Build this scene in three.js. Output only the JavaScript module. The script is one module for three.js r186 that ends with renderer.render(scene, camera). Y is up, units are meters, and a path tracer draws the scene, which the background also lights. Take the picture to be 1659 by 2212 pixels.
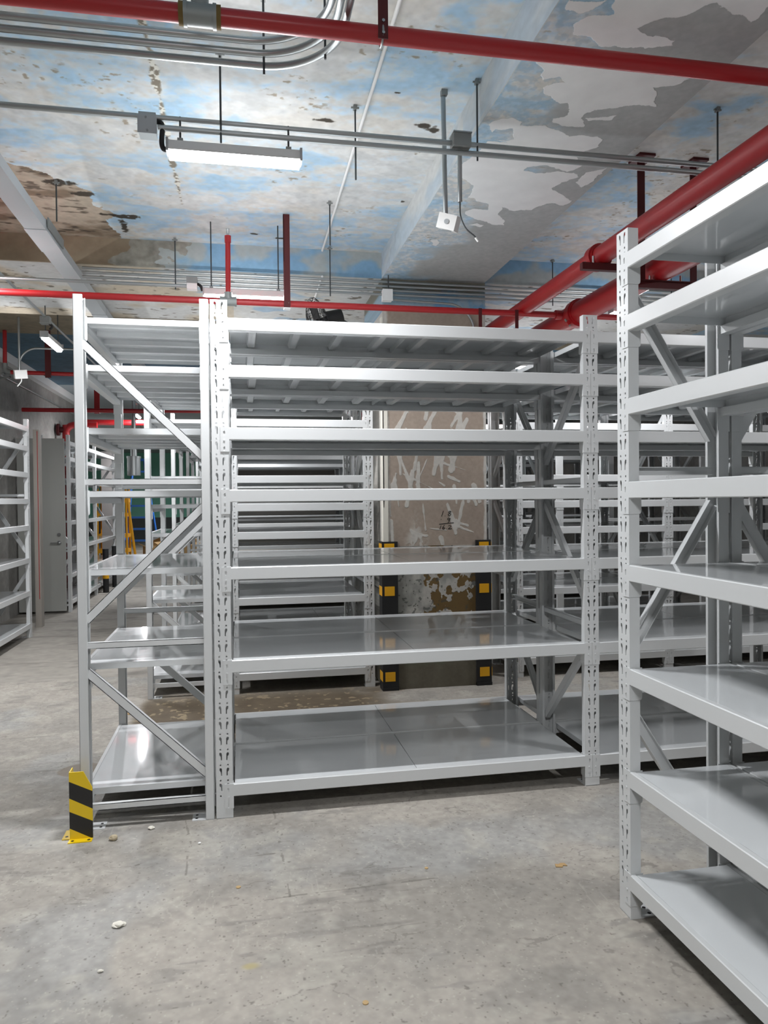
import * as THREE from 'three';
import { mergeGeometries } from 'three/addons/utils/BufferGeometryUtils.js';
import { RectAreaLightUniformsLib } from 'three/addons/lights/RectAreaLightUniformsLib.js';

// ---------- camera, exposure, lights ----------
const scene = new THREE.Scene();
const D2R = Math.PI / 180;
const camera = new THREE.PerspectiveCamera(2 * Math.atan(1106 / 1602.7) / D2R, 1659 / 2212, 0.05, 100);
camera.rotation.order = 'YXZ';
camera.position.set(0.1259, 1.53, 3.6505);
camera.rotation.set(-0.874 * D2R, -11.038 * D2R, -0.550 * D2R);
const renderer = new THREE.WebGLRenderer({ antialias: true });
renderer.toneMapping = THREE.LinearToneMapping;
renderer.toneMappingExposure = 1.0;
renderer.shadowMap.enabled = true;
scene.background = new THREE.Color(0x000000);
RectAreaLightUniformsLib.init();
const LAMP = 620, SIDE = 0.22;                 // radiance of a batten's diffuser
const LAMP_COLOR = 0xfbfcff;
// battens: [x, y, z, runs along depth?, label]
const BATTENS = [
  [0.128, 3.055, 0.276, 0, 'white LED batten hanging from the twin conduits in front of the shelves', 1.45, 3.215],
  [0.187, 2.99, -1.75, 0, 'white LED batten behind the red pipe, over the aisle behind the front shelves', 0.7],
  [-1.563, 3.02, -3.73, 1, 'white LED batten running lengthwise over the left aisle', 1],
  [0.13, 3.03, 3.9, 0, 'white LED batten above the open floor, overhead of the viewer', 1.6],
  [-1.563, 3.02, -1.43, 1, 'white LED batten lengthwise over the left aisle, nearer than the visible one', 1],
  [3.75, 3.02, 1.7, 1, 'white LED batten lengthwise over the aisle right of the foreground rack', 1],
  [0.187, 2.99, -4.1, 0, 'white LED batten over the second aisle behind the front shelves', 0.6],
  [3.3, 2.99, -1.75, 0, 'white LED batten over the aisle behind the front shelves, right of the pillar', 0.7],
  [3.3, 2.99, -4.1, 0, 'white LED batten over the second aisle, right of the pillar', 0.7],
  [0.187, 2.99, -8.8, 0, 'white LED batten over the fourth aisle near the far pipes', 1],
  [3.3, 2.99, -6.45, 0, 'white LED batten over the third aisle, right of the pillar', 1],
  [-1.563, 3.02, -9.6, 1, 'white LED batten lengthwise over the left aisle, by the far left shelves', 1],
  [-2.2, 3.02, -15.5, 1, 'white LED batten over the far junk corner', 1.6],
  [-0.9, 3.02, -20.5, 1, 'white LED batten near the green far wall', 3],
];

// ---------- small tools ----------
let seed = 12345;
const rnd = () => { seed = (seed * 1664525 + 1013904223) >>> 0; return seed / 4294967296; };
const V = (x, y, z) => new THREE.Vector3(x, y, z);
function hash(x, y, s) { let h = Math.imul(x, 374761393) + Math.imul(y, 668265263) + Math.imul(s, 2147483647 - 97); h = Math.imul(h ^ (h >>> 13), 1274126177); return ((h ^ (h >>> 16)) >>> 0) / 4294967296; }
function vn(x, y, s, per = 0) {
  const xi = Math.floor(x), yi = Math.floor(y), fx = x - xi, fy = y - yi;
  const u = fx * fx * (3 - 2 * fx), v = fy * fy * (3 - 2 * fy);
  const m = per ? (a) => ((a % per) + per) % per : (a) => a;
  const x0 = m(xi), x1 = m(xi + 1), y0 = m(yi), y1 = m(yi + 1);
  const a = hash(x0, y0, s), b = hash(x1, y0, s), c = hash(x0, y1, s), d = hash(x1, y1, s);
  return a + (b - a) * u + (c - a) * v + (a - b - c + d) * u * v;
}
function fbm(x, y, o, s, per = 0) { let r = 0, a = 0.5, t = 0; for (let i = 0; i < o; i++) { r += a * vn(x, y, s + i * 17, per); t += a; a *= 0.5; x *= 2; y *= 2; if (per) per *= 2; } return r / t; }
const sm = (a, b, x) => { const t = Math.min(1, Math.max(0, (x - a) / (b - a))); return t * t * (3 - 2 * t); };
const mix = (a, b, t) => [a[0] + (b[0] - a[0]) * t, a[1] + (b[1] - a[1]) * t, a[2] + (b[2] - a[2]) * t];
function inPoly(P, x, y) { let r = false; for (let i = 0, j = P.length - 1; i < P.length; j = i++) { const [xi, yi] = P[i], [xj, yj] = P[j]; if ((yi > y) !== (yj > y) && x < (xj - xi) * (y - yi) / (yj - yi) + xi) r = !r; } return r; }
function segD(x, y, ax, ay, bx, by) { const dx = bx - ax, dy = by - ay; let t = ((x - ax) * dx + (y - ay) * dy) / (dx * dx + dy * dy); t = Math.min(1, Math.max(0, t)); return Math.hypot(x - ax - t * dx, y - ay - t * dy); }
// fn(u, v) -> [r,g,b (0..255 sRGB), bump 0..1]; v = 0 is the bottom row
function dataTex(w, h, fn, wrap) {
  const c = new Uint8Array(w * h * 4), b = new Uint8Array(w * h * 4);
  for (let j = 0; j < h; j++) for (let i = 0; i < w; i++) {
    const o = fn((i + 0.5) / w, (j + 0.5) / h), k = (j * w + i) * 4;
    c[k] = Math.max(0, Math.min(255, o[0])); c[k + 1] = Math.max(0, Math.min(255, o[1])); c[k + 2] = Math.max(0, Math.min(255, o[2])); c[k + 3] = 255;
    const g = Math.max(0, Math.min(255, (o[3] ?? 0.5) * 255)); b[k] = b[k + 1] = b[k + 2] = g; b[k + 3] = 255;
  }
  const mk = (d, srgb) => { const t = new THREE.DataTexture(d, w, h); t.magFilter = THREE.LinearFilter; t.minFilter = THREE.LinearMipmapLinearFilter; t.generateMipmaps = true; if (srgb) t.colorSpace = THREE.SRGBColorSpace; if (wrap) t.wrapS = t.wrapT = THREE.RepeatWrapping; t.needsUpdate = true; return t; };
  return [mk(c, true), mk(b, false)];
}
function norm(g) { let n = g.index ? g.toNonIndexed() : g; for (const k of Object.keys(n.attributes)) if (!['position', 'normal', 'uv'].includes(k)) n.deleteAttribute(k); return n; }
const G = (arr) => arr.length === 1 ? norm(arr[0]) : mergeGeometries(arr.map(norm));
function boxUV(g, sx = 1, ox = 0, oy = 0, oz = 0) { // metre uv by facing axis
  const n = norm(g), p = n.attributes.position, nn = n.attributes.normal, uv = new Float32Array(p.count * 2);
  for (let i = 0; i < p.count; i++) {
    const ax = Math.abs(nn.getX(i)), ay = Math.abs(nn.getY(i)), az = Math.abs(nn.getZ(i));
    const x = p.getX(i) - ox, y = p.getY(i) - oy, z = p.getZ(i) - oz;
    if (ay >= ax && ay >= az) { uv[2 * i] = x * sx; uv[2 * i + 1] = z * sx; } else if (ax >= az) { uv[2 * i] = z * sx; uv[2 * i + 1] = y * sx; } else { uv[2 * i] = x * sx; uv[2 * i + 1] = y * sx; }
  }
  n.setAttribute('uv', new THREE.BufferAttribute(uv, 2)); return n;
}
const box = (x0, x1, y0, y1, z0, z1) => { const g = new THREE.BoxGeometry(Math.abs(x1 - x0), Math.abs(y1 - y0), Math.abs(z1 - z0)); g.translate((x0 + x1) / 2, (y0 + y1) / 2, (z0 + z1) / 2); return g; };
function cyl(a, b, r, seg = 14, r2 = r) { const d = b.clone().sub(a), l = d.length(); const g = new THREE.CylinderGeometry(r2, r, l, seg); g.applyQuaternion(new THREE.Quaternion().setFromUnitVectors(V(0, 1, 0), d.normalize())); g.translate((a.x + b.x) / 2, (a.y + b.y) / 2, (a.z + b.z) / 2); return g; }
function bar(a, b, w, t, xAxis = V(1, 0, 0)) { // U-channel between a and b: w wide in plane, t thick along xAxis
  const d = b.clone().sub(a), l = d.length(), yA = d.normalize(), zA = xAxis.clone().cross(yA).normalize();
  const e = 0.003, gs = [box(-t / 2, -t / 2 + e, -l / 2, l / 2, -w / 2, w / 2), box(-t / 2, t / 2, -l / 2, l / 2, -w / 2, -w / 2 + e), box(-t / 2, t / 2, -l / 2, l / 2, w / 2 - e, w / 2)];
  const m = new THREE.Matrix4().makeBasis(xAxis, yA, zA); m.setPosition((a.x + b.x) / 2, (a.y + b.y) / 2, (a.z + b.z) / 2);
  const g = G(gs); g.applyMatrix4(m); return g;
}
function tube(pts, r, seg = 40, rad = 10, tension = 0.5) { return new THREE.TubeGeometry(new THREE.CatmullRomCurve3(pts, false, 'catmullrom', tension), seg, r, rad, false); }
// a run of pipe through corner points, each corner rounded with radius R
function bentPipe(pts, r, R = 0.1, rad = 12) {
  const gs = []; let cur = pts[0];
  for (let i = 1; i < pts.length - 1; i++) {
    const a = pts[i].clone().add(pts[i - 1].clone().sub(pts[i]).normalize().multiplyScalar(R)), b = pts[i].clone().add(pts[i + 1].clone().sub(pts[i]).normalize().multiplyScalar(R));
    gs.push(cyl(cur, a, r, rad), new THREE.TubeGeometry(new THREE.CubicBezierCurve3(a, a.clone().lerp(pts[i], 0.55), b.clone().lerp(pts[i], 0.55), b), 20, r, rad, false)); cur = b;
  }
  gs.push(cyl(cur, pts[pts.length - 1], r, rad));
  return G(gs);
}
const used = {};
const numbered = (n) => { const k = used[n] = (used[n] ?? -1) + 1; return k ? n + '_' + String(k).padStart(3, '0') : n; };
const shade = (m) => { m.castShadow = m.receiveShadow = true; return m; };
function part(parent, name, geo, mat, label) { const m = shade(new THREE.Mesh(Array.isArray(geo) ? G(geo) : geo, mat)); m.name = name; if (label) m.userData.label = label; parent.add(m); return m; }
function thing(name, label, category, pos = [0, 0, 0], turn = 0, group) { const o = new THREE.Group(); o.name = numbered(name); o.position.set(...pos); o.rotation.y = turn; o.userData = { label, category }; if (group) o.userData.group = group; scene.add(o); return o; }
function single(name, label, category, geo, mat, group, pos) { const m = part(scene, numbered(name), geo, mat); m.userData = { label, category }; if (group) m.userData.group = group; if (pos) m.position.set(...pos); return m; }
function structure(name, label, category) { const o = thing(name, label, category); o.userData.kind = 'structure'; return o; }

// ---------- materials ----------
const [, waveB] = dataTex(256, 256, (u, v) => [0, 0, 0, fbm(u * 4, v * 3, 3, 5, 0 || 4) * 0.85 + 0.15 * fbm(u * 16, v * 16, 2, 9, 16)], true);
waveB.repeat.set(0.9, 1.6);
const P = (o) => new THREE.MeshPhysicalMaterial(o), S = (o) => new THREE.MeshStandardMaterial(o);
const M = {
  rack: P({ color: 0xced0d0, roughness: 0.38, clearcoat: 0.6, clearcoatRoughness: 0.22 }),
  shelf: P({ color: 0xd3d6d7, roughness: 0.32, clearcoat: 1, clearcoatRoughness: 0.05, bumpMap: waveB, bumpScale: 0.007 }),
  red: P({ color: 0xa20b13, roughness: 0.5, clearcoat: 0.35, clearcoatRoughness: 0.25 }),
  darkred: S({ color: 0x4e0f12, roughness: 0.65 }),
  galv: S({ color: 0xa9adad, roughness: 0.38, metalness: 0.85 }),
  galvDull: S({ color: 0x8e918f, roughness: 0.55, metalness: 0.5 }),
  steel: S({ color: 0xc4c6c6, roughness: 0.25, metalness: 1 }),
  rod: S({ color: 0x4b4f50, roughness: 0.6, metalness: 0.6 }),
  black: S({ color: 0x141414, roughness: 0.55 }),
  rubber: S({ color: 0x1a1a1b, roughness: 0.6 }),
  yellow: P({ color: 0xe6c20c, roughness: 0.4, clearcoat: 0.4, clearcoatRoughness: 0.2 }),
  reflective: S({ color: 0xe0a410, roughness: 0.45 }),
  white: S({ color: 0xe8e8e6, roughness: 0.5 }),
  tray: S({ color: 0xa4a8aa, roughness: 0.5 }),
  hemp: S({ color: 0x6e5a32, roughness: 0.95 }),
  lampBody: S({ color: 0xcfcfcd, roughness: 0.45 }),
  lampEnd: S({ color: 0x9c9e9e, roughness: 0.5 }),
  glow: S({ color: 0xffffff, emissive: LAMP_COLOR, emissiveIntensity: 12, roughness: 0.4 }),
  cardboard: S({ color: 0xae9064, roughness: 0.95 }),
  blue: S({ color: 0x2f74d0, roughness: 0.5 }),
  amber: S({ color: 0xe0a01c, roughness: 0.5 }),
  door: P({ color: 0xa6a7a2, roughness: 0.5 }),
  doorEdge: S({ color: 0x9a948c, roughness: 0.6 }),
  grey: S({ color: 0x8b8785, roughness: 0.7 }),
  darkPanel: S({ color: 0x7c0d12, roughness: 0.6 }),
  plaster: S({ color: 0xdcd8cc, roughness: 0.95 }),
};

// sky-like mottled old paint: pale plaster, blue wash, sand
const PALE = [217, 218, 216], BLUE = [192, 210, 222], SAND = [213, 210, 203];
function oldPaint(x, z, s) {
  const w = fbm(x * 1.7 + 3, z * 1.7, 3, s + 70) - 0.5, w2 = fbm(x * 6, z * 6, 3, s + 71) - 0.5;
  const big = fbm(x * 2.4 + w * 2.4 + w2 * 0.7, z * 4.4 + w2 * 1.2, 6, s), fine = fbm(x * 30, z * 30, 3, s + 31), streak = fbm(x * 6 + w2, z * 18, 4, s + 50);
  let c = mix(PALE, SAND, sm(0.48, 0.72, fbm(x * 3.4 + w2, z * 4, 5, s + 7)));
  c = mix(c, [196, 198, 197], sm(0.5, 0.7, fbm(x * 9, z * 12, 4, s + 8)) * 0.6);
  const t = big * 0.66 + streak * 0.2 + fine * 0.14;
  c = mix(c, BLUE, sm(0.42, 0.58, t) * 0.85);
  c = mix(c, [160, 194, 218], sm(0.5, 0.66, t) * 0.8);
  c = mix(c, [214, 212, 204], sm(0.6, 0.68, fbm(x * 11, z * 16, 4, s + 57)) * 0.35);
  const speck = sm(0.66, 0.76, fbm(x * 28, z * 40, 4, s + 90)) * sm(0.6, 0.72, fbm(x * 2.2, z * 2.2, 3, s + 95));
  c = mix(c, [140, 126, 106], speck * 0.7);
  const k = 0.93 + fine * 0.14;
  return [c[0] * k, c[1] * k, c[2] * k, 0.55 + 0.3 * fine - speck * 0.3];
}
const BROWN = [[-4, 0.2], [-1.6, -0.75], [-1.21, -1.01], [-1.08, -1.08], [-0.95, -1.19], [-0.79, -1.37], [-0.74, -1.7], [-0.72, -1.96], [-0.71, -2.3], [-4, -2.3]];
const stains = [[-0.64, -1.75, 0.07, 0.045], [-0.57, -1.75, 0.05, 0.05], [-0.72, -1.73, 0.08, 0.02], [-0.66, -1.95, 0.03, 0.14], [1.1, -0.19, 0.05, 0.03], [1.17, -0.22, 0.035, 0.035], [0.58, -0.22, 0.05, 0.02], [1.21, -1.18, 0.015, 0.02], [0.26, -1.94, 0.04, 0.02], [-0.95, -1.25, 0.1, 0.05], [-0.82, -1.4, 0.08, 0.04], [0.45, -2.0, 0.05, 0.02], [0.9, 0.1, 0.02, 0.01]];
const crack = [[-0.25, 1.6], [-0.24, 0.4], [-0.23, -0.1], [-0.235, -0.73], [-0.22, -1.46]];
const CX0 = -3, CZ0 = -2.25, CS = 7.25;
const [ceilC, ceilB] = dataTex(1280, 1280, (u, v) => {
  const x = CX0 + u * CS, z = CZ0 + v * CS;
  let o = oldPaint(x, z, 11), c = o, b = o[3];
  const e = (fbm(x * 7, z * 7, 4, 200) - 0.5) * 0.16;
  if (inPoly(BROWN, x + e, z + e)) {
    const t = fbm(x * 5, z * 9, 5, 210), f = fbm(x * 30, z * 30, 3, 215);
    c = mix([176, 163, 146], [126, 110, 92], sm(0.45, 0.7, t)); c = mix(c, [70, 60, 50], sm(0.62, 0.72, fbm(x * 9, z * 22, 4, 220)) * 0.7); c = c.map((q) => q * (0.92 + 0.16 * f)); b = 0.35 + 0.2 * f;
  }
  for (const [sx, sz, rx, rz] of stains) { const d = Math.hypot((x - sx) / rx, (z - sz) / rz) + (fbm(x * 40, z * 40, 3, 300) - 0.5) * 1.4; if (d < 1) { c = mix(c, [52, 45, 36], sm(1, 0.6, d) * 0.9); b -= 0.4 * sm(1, 0.5, d); } }
  for (let i = 0; i + 1 < crack.length; i++) { const d = segD(x, z, crack[i][0], crack[i][1], crack[i + 1][0], crack[i + 1][1]) + (fbm(x * 14, z * 14, 3, 320) - 0.5) * 0.05; if (d < 0.02) { const q = fbm(x * 45, z * 45, 3, 330); c = mix(c, q > 0.52 ? [222, 220, 210] : [130, 122, 108], sm(0.02, 0.008, d)); b += (q - 0.5) * 0.6; } }
  return [c[0], c[1], c[2], b];
});
// peeling white skim coat under the lengthwise beam (outlines in metres: x, z)
const PEEL = [
  [[1.3, 1.16], [1.43, 1.18], [1.41, 1.13], [1.36, 1.1], [1.32, 1.11]],
  [[1.3, 2.4], [1.36, 1.5], [1.42, 1.26], [1.45, 1.19], [1.49, 1.11], [1.4, 1.09], [1.38, 1.03], [1.41, 0.98], [1.47, 0.98], [1.55, 0.93], [1.65, 0.93], [1.7, 0.95], [1.78, 0.97], [1.83, 0.99], [1.82, 1.02], [1.75, 1.02], [1.69, 1.03], [1.62, 1.06], [1.65, 1.09], [1.73, 1.14], [1.77, 1.18], [1.81, 1.23], [1.83, 1.24], [1.9, 1.21], [1.99, 1.2], [2.03, 1.17], [2.04, 1.19], [2.02, 1.27], [1.98, 1.36], [2.02, 2.4]],
  [[1.31, 0.81], [1.38, 0.73], [1.41, 0.68], [1.47, 0.71], [1.51, 0.68], [1.47, 0.66], [1.45, 0.62], [1.45, 0.58], [1.5, 0.53], [1.56, 0.51], [1.6, 0.53], [1.62, 0.5], [1.63, 0.46], [1.64, 0.42], [1.59, 0.39], [1.6, 0.35], [1.69, 0.33], [1.76, 0.33], [1.75, 0.37], [1.71, 0.43], [1.73, 0.49], [1.84, 0.53], [1.99, 0.57], [1.95, 0.65], [1.91, 0.7], [1.98, 0.73], [2.02, 0.79], [2.01, 0.82], [1.91, 0.83], [1.66, 0.83], [1.46, 0.83]],
  [[1.73, 0.42], [1.86, 0.46], [1.86, 0.42], [1.75, 0.4]],
  [[1.3, 0.27], [1.31, 0.32], [1.39, 0.35], [1.46, 0.32], [1.46, 0.29], [1.57, 0.31], [1.66, 0.29], [1.74, 0.23], [1.79, 0.25], [1.87, 0.26], [1.91, 0.22], [1.93, 0.15], [1.84, 0.08], [1.67, 0.1], [1.39, 0.14], [1.47, 0.16], [1.43, 0.25], [1.36, 0.25], [1.35, 0.21]],
  [[1.34, -0.01], [1.36, 0.12], [1.53, 0.14], [1.8, 0.1], [1.94, -0.04], [1.9, -0.13], [1.75, -0.08], [1.66, -0.11], [1.66, -0.15], [1.74, -0.18], [1.85, -0.13], [1.95, -0.15], [2.0, -0.18], [1.92, -0.27], [1.9, -0.35], [1.98, -0.42], [2.09, -0.5], [2.08, -0.56], [1.96, -0.56], [1.91, -0.66], [1.78, -0.7], [1.72, -0.65], [1.73, -0.78], [1.79, -0.83], [1.83, -0.94], [1.77, -0.93], [1.66, -0.89], [1.53, -0.82], [1.51, -0.76], [1.55, -0.72], [1.64, -0.72], [1.63, -0.65], [1.59, -0.61], [1.46, -0.56], [1.45, -0.38], [1.36, -0.31], [1.3, -0.23], [1.3, -0.15]],
  [[2.01, -0.26], [2.01, -0.12], [2.09, -0.04], [2.09, -0.15], [2.08, -0.32]],
  [[1.6, -0.98], [1.63, -0.94], [1.7, -0.95], [1.69, -0.99]],
  [[1.43, -1.31], [1.47, -1.26], [1.51, -1.3], [1.49, -1.38]],
];
const BX0 = 1.27, BX1 = 2.12, BZ0 = -2.2, BZ1 = 2.4;
const [beamC, beamB] = dataTex(384, 2048, (u, v) => {
  const x = BX0 + u * (BX1 - BX0), z = BZ0 + v * (BZ1 - BZ0);
  const o = oldPaint(x * 1.4 + 5, z * 1.4, 41);
  const g = fbm(x * 2.5, z * 2.5, 4, 60), f = fbm(x * 40, z * 40, 3, 61);
  let c = mix([182, 184, 183], [160, 162, 161], g); c = c.map((q) => q * (0.95 + 0.1 * f));
  const blue = sm(0.1, -0.12, (x - 1.62) + (fbm(x * 4, z * 4, 4, 66) - 0.5) * 0.7);
  c = mix(c, mix(o, [128, 160, 184], 0.3 * sm(0.4, 0.6, f)), blue * 0.9); let b = 0.3 + 0.15 * f;
  const ex = (fbm(x * 16, z * 16, 4, 70) - 0.5) * 0.05, ez = (fbm(x * 16 + 9, z * 16, 4, 72) - 0.5) * 0.05;
  for (const p of PEEL) if (inPoly(p, x + ex, z + ez)) { const q = 0.97 + 0.05 * fbm(x * 12, z * 12, 3, 75); c = [234 * q, 234 * q, 233 * q]; b = 0.85; }
  return [c[0], c[1], c[2], b];
});
const [crossC, crossB] = dataTex(1536, 512, (u, v) => { // cross beam: v < .12 its upright face, above that its underside
  const x = -3 + u * 8, z = v * 1.9;
  const e = (fbm(x * 4, z * 6, 4, 400) - 0.5) * 0.6, f = fbm(x * 30, z * 30, 3, 401);
  let c, b = 0.5 + 0.2 * f;
  if (v < 0.115) { c = mix([134, 172, 200], [172, 178, 176], sm(0.45, 0.62, fbm(x * 3.5, z * 5, 4, 405))); if (x + e < -0.7) c = mix([160, 145, 124], [128, 112, 92], fbm(x * 6, z * 10, 4, 410)); else if (x + e < -0.35) c = mix([176, 172, 160], [120, 118, 110], fbm(x * 22, z * 22, 4, 411)); }
  else { c = mix([214, 213, 209], [196, 197, 196], fbm(x * 3, z * 4, 4, 415)); c = mix(c, [196, 182, 160], sm(0.5, 0.66, fbm(x * 1.6, z * 2.2, 4, 420)) * (x < 0.1 ? 0.9 : 0.25)); c = mix(c, [150, 180, 205], sm(0.6, 0.68, fbm(x * 2.6, z * 6, 4, 422)) * (x > -0.3 ? 0.7 : 0)); c = mix(c, [90, 80, 66], sm(0.7, 0.76, fbm(x * 11, z * 20, 4, 425)) * 0.7); }
  return [c[0] * (0.94 + 0.1 * f), c[1] * (0.94 + 0.1 * f), c[2] * (0.94 + 0.1 * f), b];
});
const [farC, farB] = dataTex(512, 512, (u, v) => { const o = oldPaint(u * 8, v * 8, 511); return o; }, true);
const [concC, concB] = dataTex(512, 512, (u, v) => { const f = fbm(u * 60, v * 60, 3, 601, 60), g = fbm(u * 6, v * 6, 5, 602, 6); const k = 150 + (g - 0.5) * 60 + (f - 0.5) * 22; return [k, k * 0.985, k * 0.955, f]; }, true);
const concWall = S({ map: concC, bumpMap: concB, bumpScale: 0.002, roughness: 0.9 });
concC.repeat.set(0.33, 0.33); concB.repeat.set(0.33, 0.33);
const [sideC, sideB] = dataTex(512, 256, (u, v) => { const f = fbm(u * 60, v * 60, 3, 651, 60), g = fbm(u * 6, v * 8, 4, 652); const c = mix([206, 208, 206], [186, 198, 206], sm(0.4, 0.65, g)); return [c[0] * (0.95 + 0.1 * f), c[1] * (0.95 + 0.1 * f), c[2] * (0.95 + 0.1 * f), f]; }, true);
sideC.repeat.set(0.3, 0.6); sideB.repeat.set(0.3, 0.6);
// floor near the viewer
const FX0 = -3, FZ0 = -3.2, FS = 8.8;
const joints = [[-0.156, -0.076, -0.101, 0.264], [-0.112, 0.358, -0.107, 0.522], [0.274, -0.077, 0.3, 0.777], [0.044, 0.803, 0.3, 0.777], [0.3, 0.777, 0.964, 0.76], [0.153, 0.416, 0.288, 0.41], [1.162, 0.089, 1.255, 0.378]];
const [floorC, floorB] = dataTex(2048, 2048, (u, v) => {
  const x = FX0 + u * FS, z = FZ0 + v * FS;
  const a = fbm(x * 1.1, z * 1.1, 4, 701), m = fbm(x * 4.5, z * 6, 4, 702), f = fbm(x * 40, z * 40, 3, 703), s = fbm(x * 5 + 2 * m, z * 24, 4, 704);
  let c = mix([178, 172, 163], [162, 157, 149], sm(0.3, 0.7, a));
  c = mix(c, [166, 167, 166], sm(0.5, 0.7, fbm(x * 2, z * 2, 4, 709)) * 0.6);
  c = mix(c, [138, 135, 130], sm(0.5, 0.72, m) * 0.4);
  c = mix(c, [188, 184, 174], sm(0.56, 0.72, fbm(x * 7, z * 7, 4, 706)) * 0.5);
  c = mix(c, [124, 121, 117], sm(0.63, 0.76, s) * sm(0.48, 0.66, fbm(x * 1.9, z * 1.9, 3, 712)) * 0.4);
  let b = 0.5 + (f - 0.5) * 0.5;
  const q = 0.92 + 0.16 * f; c = [c[0] * q, c[1] * q, c[2] * q];
  const sp = fbm(x * 90, z * 90, 2, 761); if (sp > 0.8) c = mix(c, [208, 203, 192], sm(0.8, 0.86, sp) * 0.5); if (sp < 0.2) c = mix(c, [96, 92, 86], sm(0.2, 0.14, sp) * 0.5);
  const r1 = Math.abs(fbm(x * 3.2 + m, z * 5.5, 4, 771) - 0.5), r2 = Math.abs(fbm(x * 5, z * 3.5 + m, 4, 772) - 0.5), gate = sm(0.5, 0.62, fbm(x * 3, z * 3, 3, 773));
  if (r1 < 0.006) c = mix(c, [118, 114, 108], gate * 0.45); if (r2 < 0.004) c = mix(c, [200, 195, 185], (1 - gate) * 0.35);
  for (const [x0, z0, x1, z1] of joints) { const d = segD(x, z, x0, z0, x1, z1) + (fbm(x * 12, z * 12, 3, 720) - 0.5) * 0.014; if (d < 0.003 && fbm(x * 18, z * 18, 2, 721) > 0.42) { c = mix(c, [110, 106, 99], 0.5); b -= 0.2; } }
  // damp brown dirt in the aisle behind the front shelves
  const w = (fbm(x * 3, z * 3, 4, 730) - 0.5) * 0.5, w2 = (fbm(x * 3 + 40, z * 3, 4, 731) - 0.5) * 0.7;
  const damp = sm(-1.12, -1.24, z + w * 0.3) * sm(-0.66, -0.56, x + w * 0.25) * sm(1.5, 1.0, x + w2) * sm(-2.6, -2.1, z);
  if (damp > 0) { const t = fbm(x * 12, z * 12, 4, 735); c = mix(c, mix([104, 90, 70], [78, 66, 50], t), damp * 0.92); if (fbm(x * 22, z * 22, 3, 737) > 0.68) c = mix(c, [176, 160, 128], 0.6 * damp); }
  const d2 = Math.hypot((x + 0.77) / 0.16, (z + 0.85) / 0.12) + w; if (d2 < 1) c = mix(c, [140, 128, 114], sm(1, 0.9, d2) * 0.7);
  const d3 = Math.hypot((x - 0.142) / 0.05, (z - 1.185) / 0.03) + w * 2; if (d3 < 1) c = mix(c, [186, 172, 120], 0.7 * sm(1, 0.4, d3));
  return [c[0], c[1], c[2], b];
});
const floorMat = S({ color: new THREE.Color(0.8, 0.795, 0.785), map: floorC, bumpMap: floorB, bumpScale: 0.0015, roughness: 0.78 });
const [ffC, ffB] = dataTex(512, 512, (u, v) => { const g = fbm(u * 4, v * 4, 5, 801, 4), f = fbm(u * 60, v * 60, 2, 802, 60), s = fbm(u * 10, v * 30, 3, 803, 0); let c = mix([178, 173, 165], [150, 146, 138], g); c = mix(c, [128, 124, 118], sm(0.62, 0.75, s) * 0.5); return [c[0] * (0.93 + 0.14 * f), c[1] * (0.93 + 0.14 * f), c[2] * (0.93 + 0.14 * f), f]; }, true);
ffC.repeat.set(0.25, 0.25); ffB.repeat.set(0.25, 0.25);
const farFloorMat = S({ color: new THREE.Color(0.82, 0.81, 0.8), map: ffC, bumpMap: ffB, bumpScale: 0.0015, roughness: 0.8 });
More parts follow.
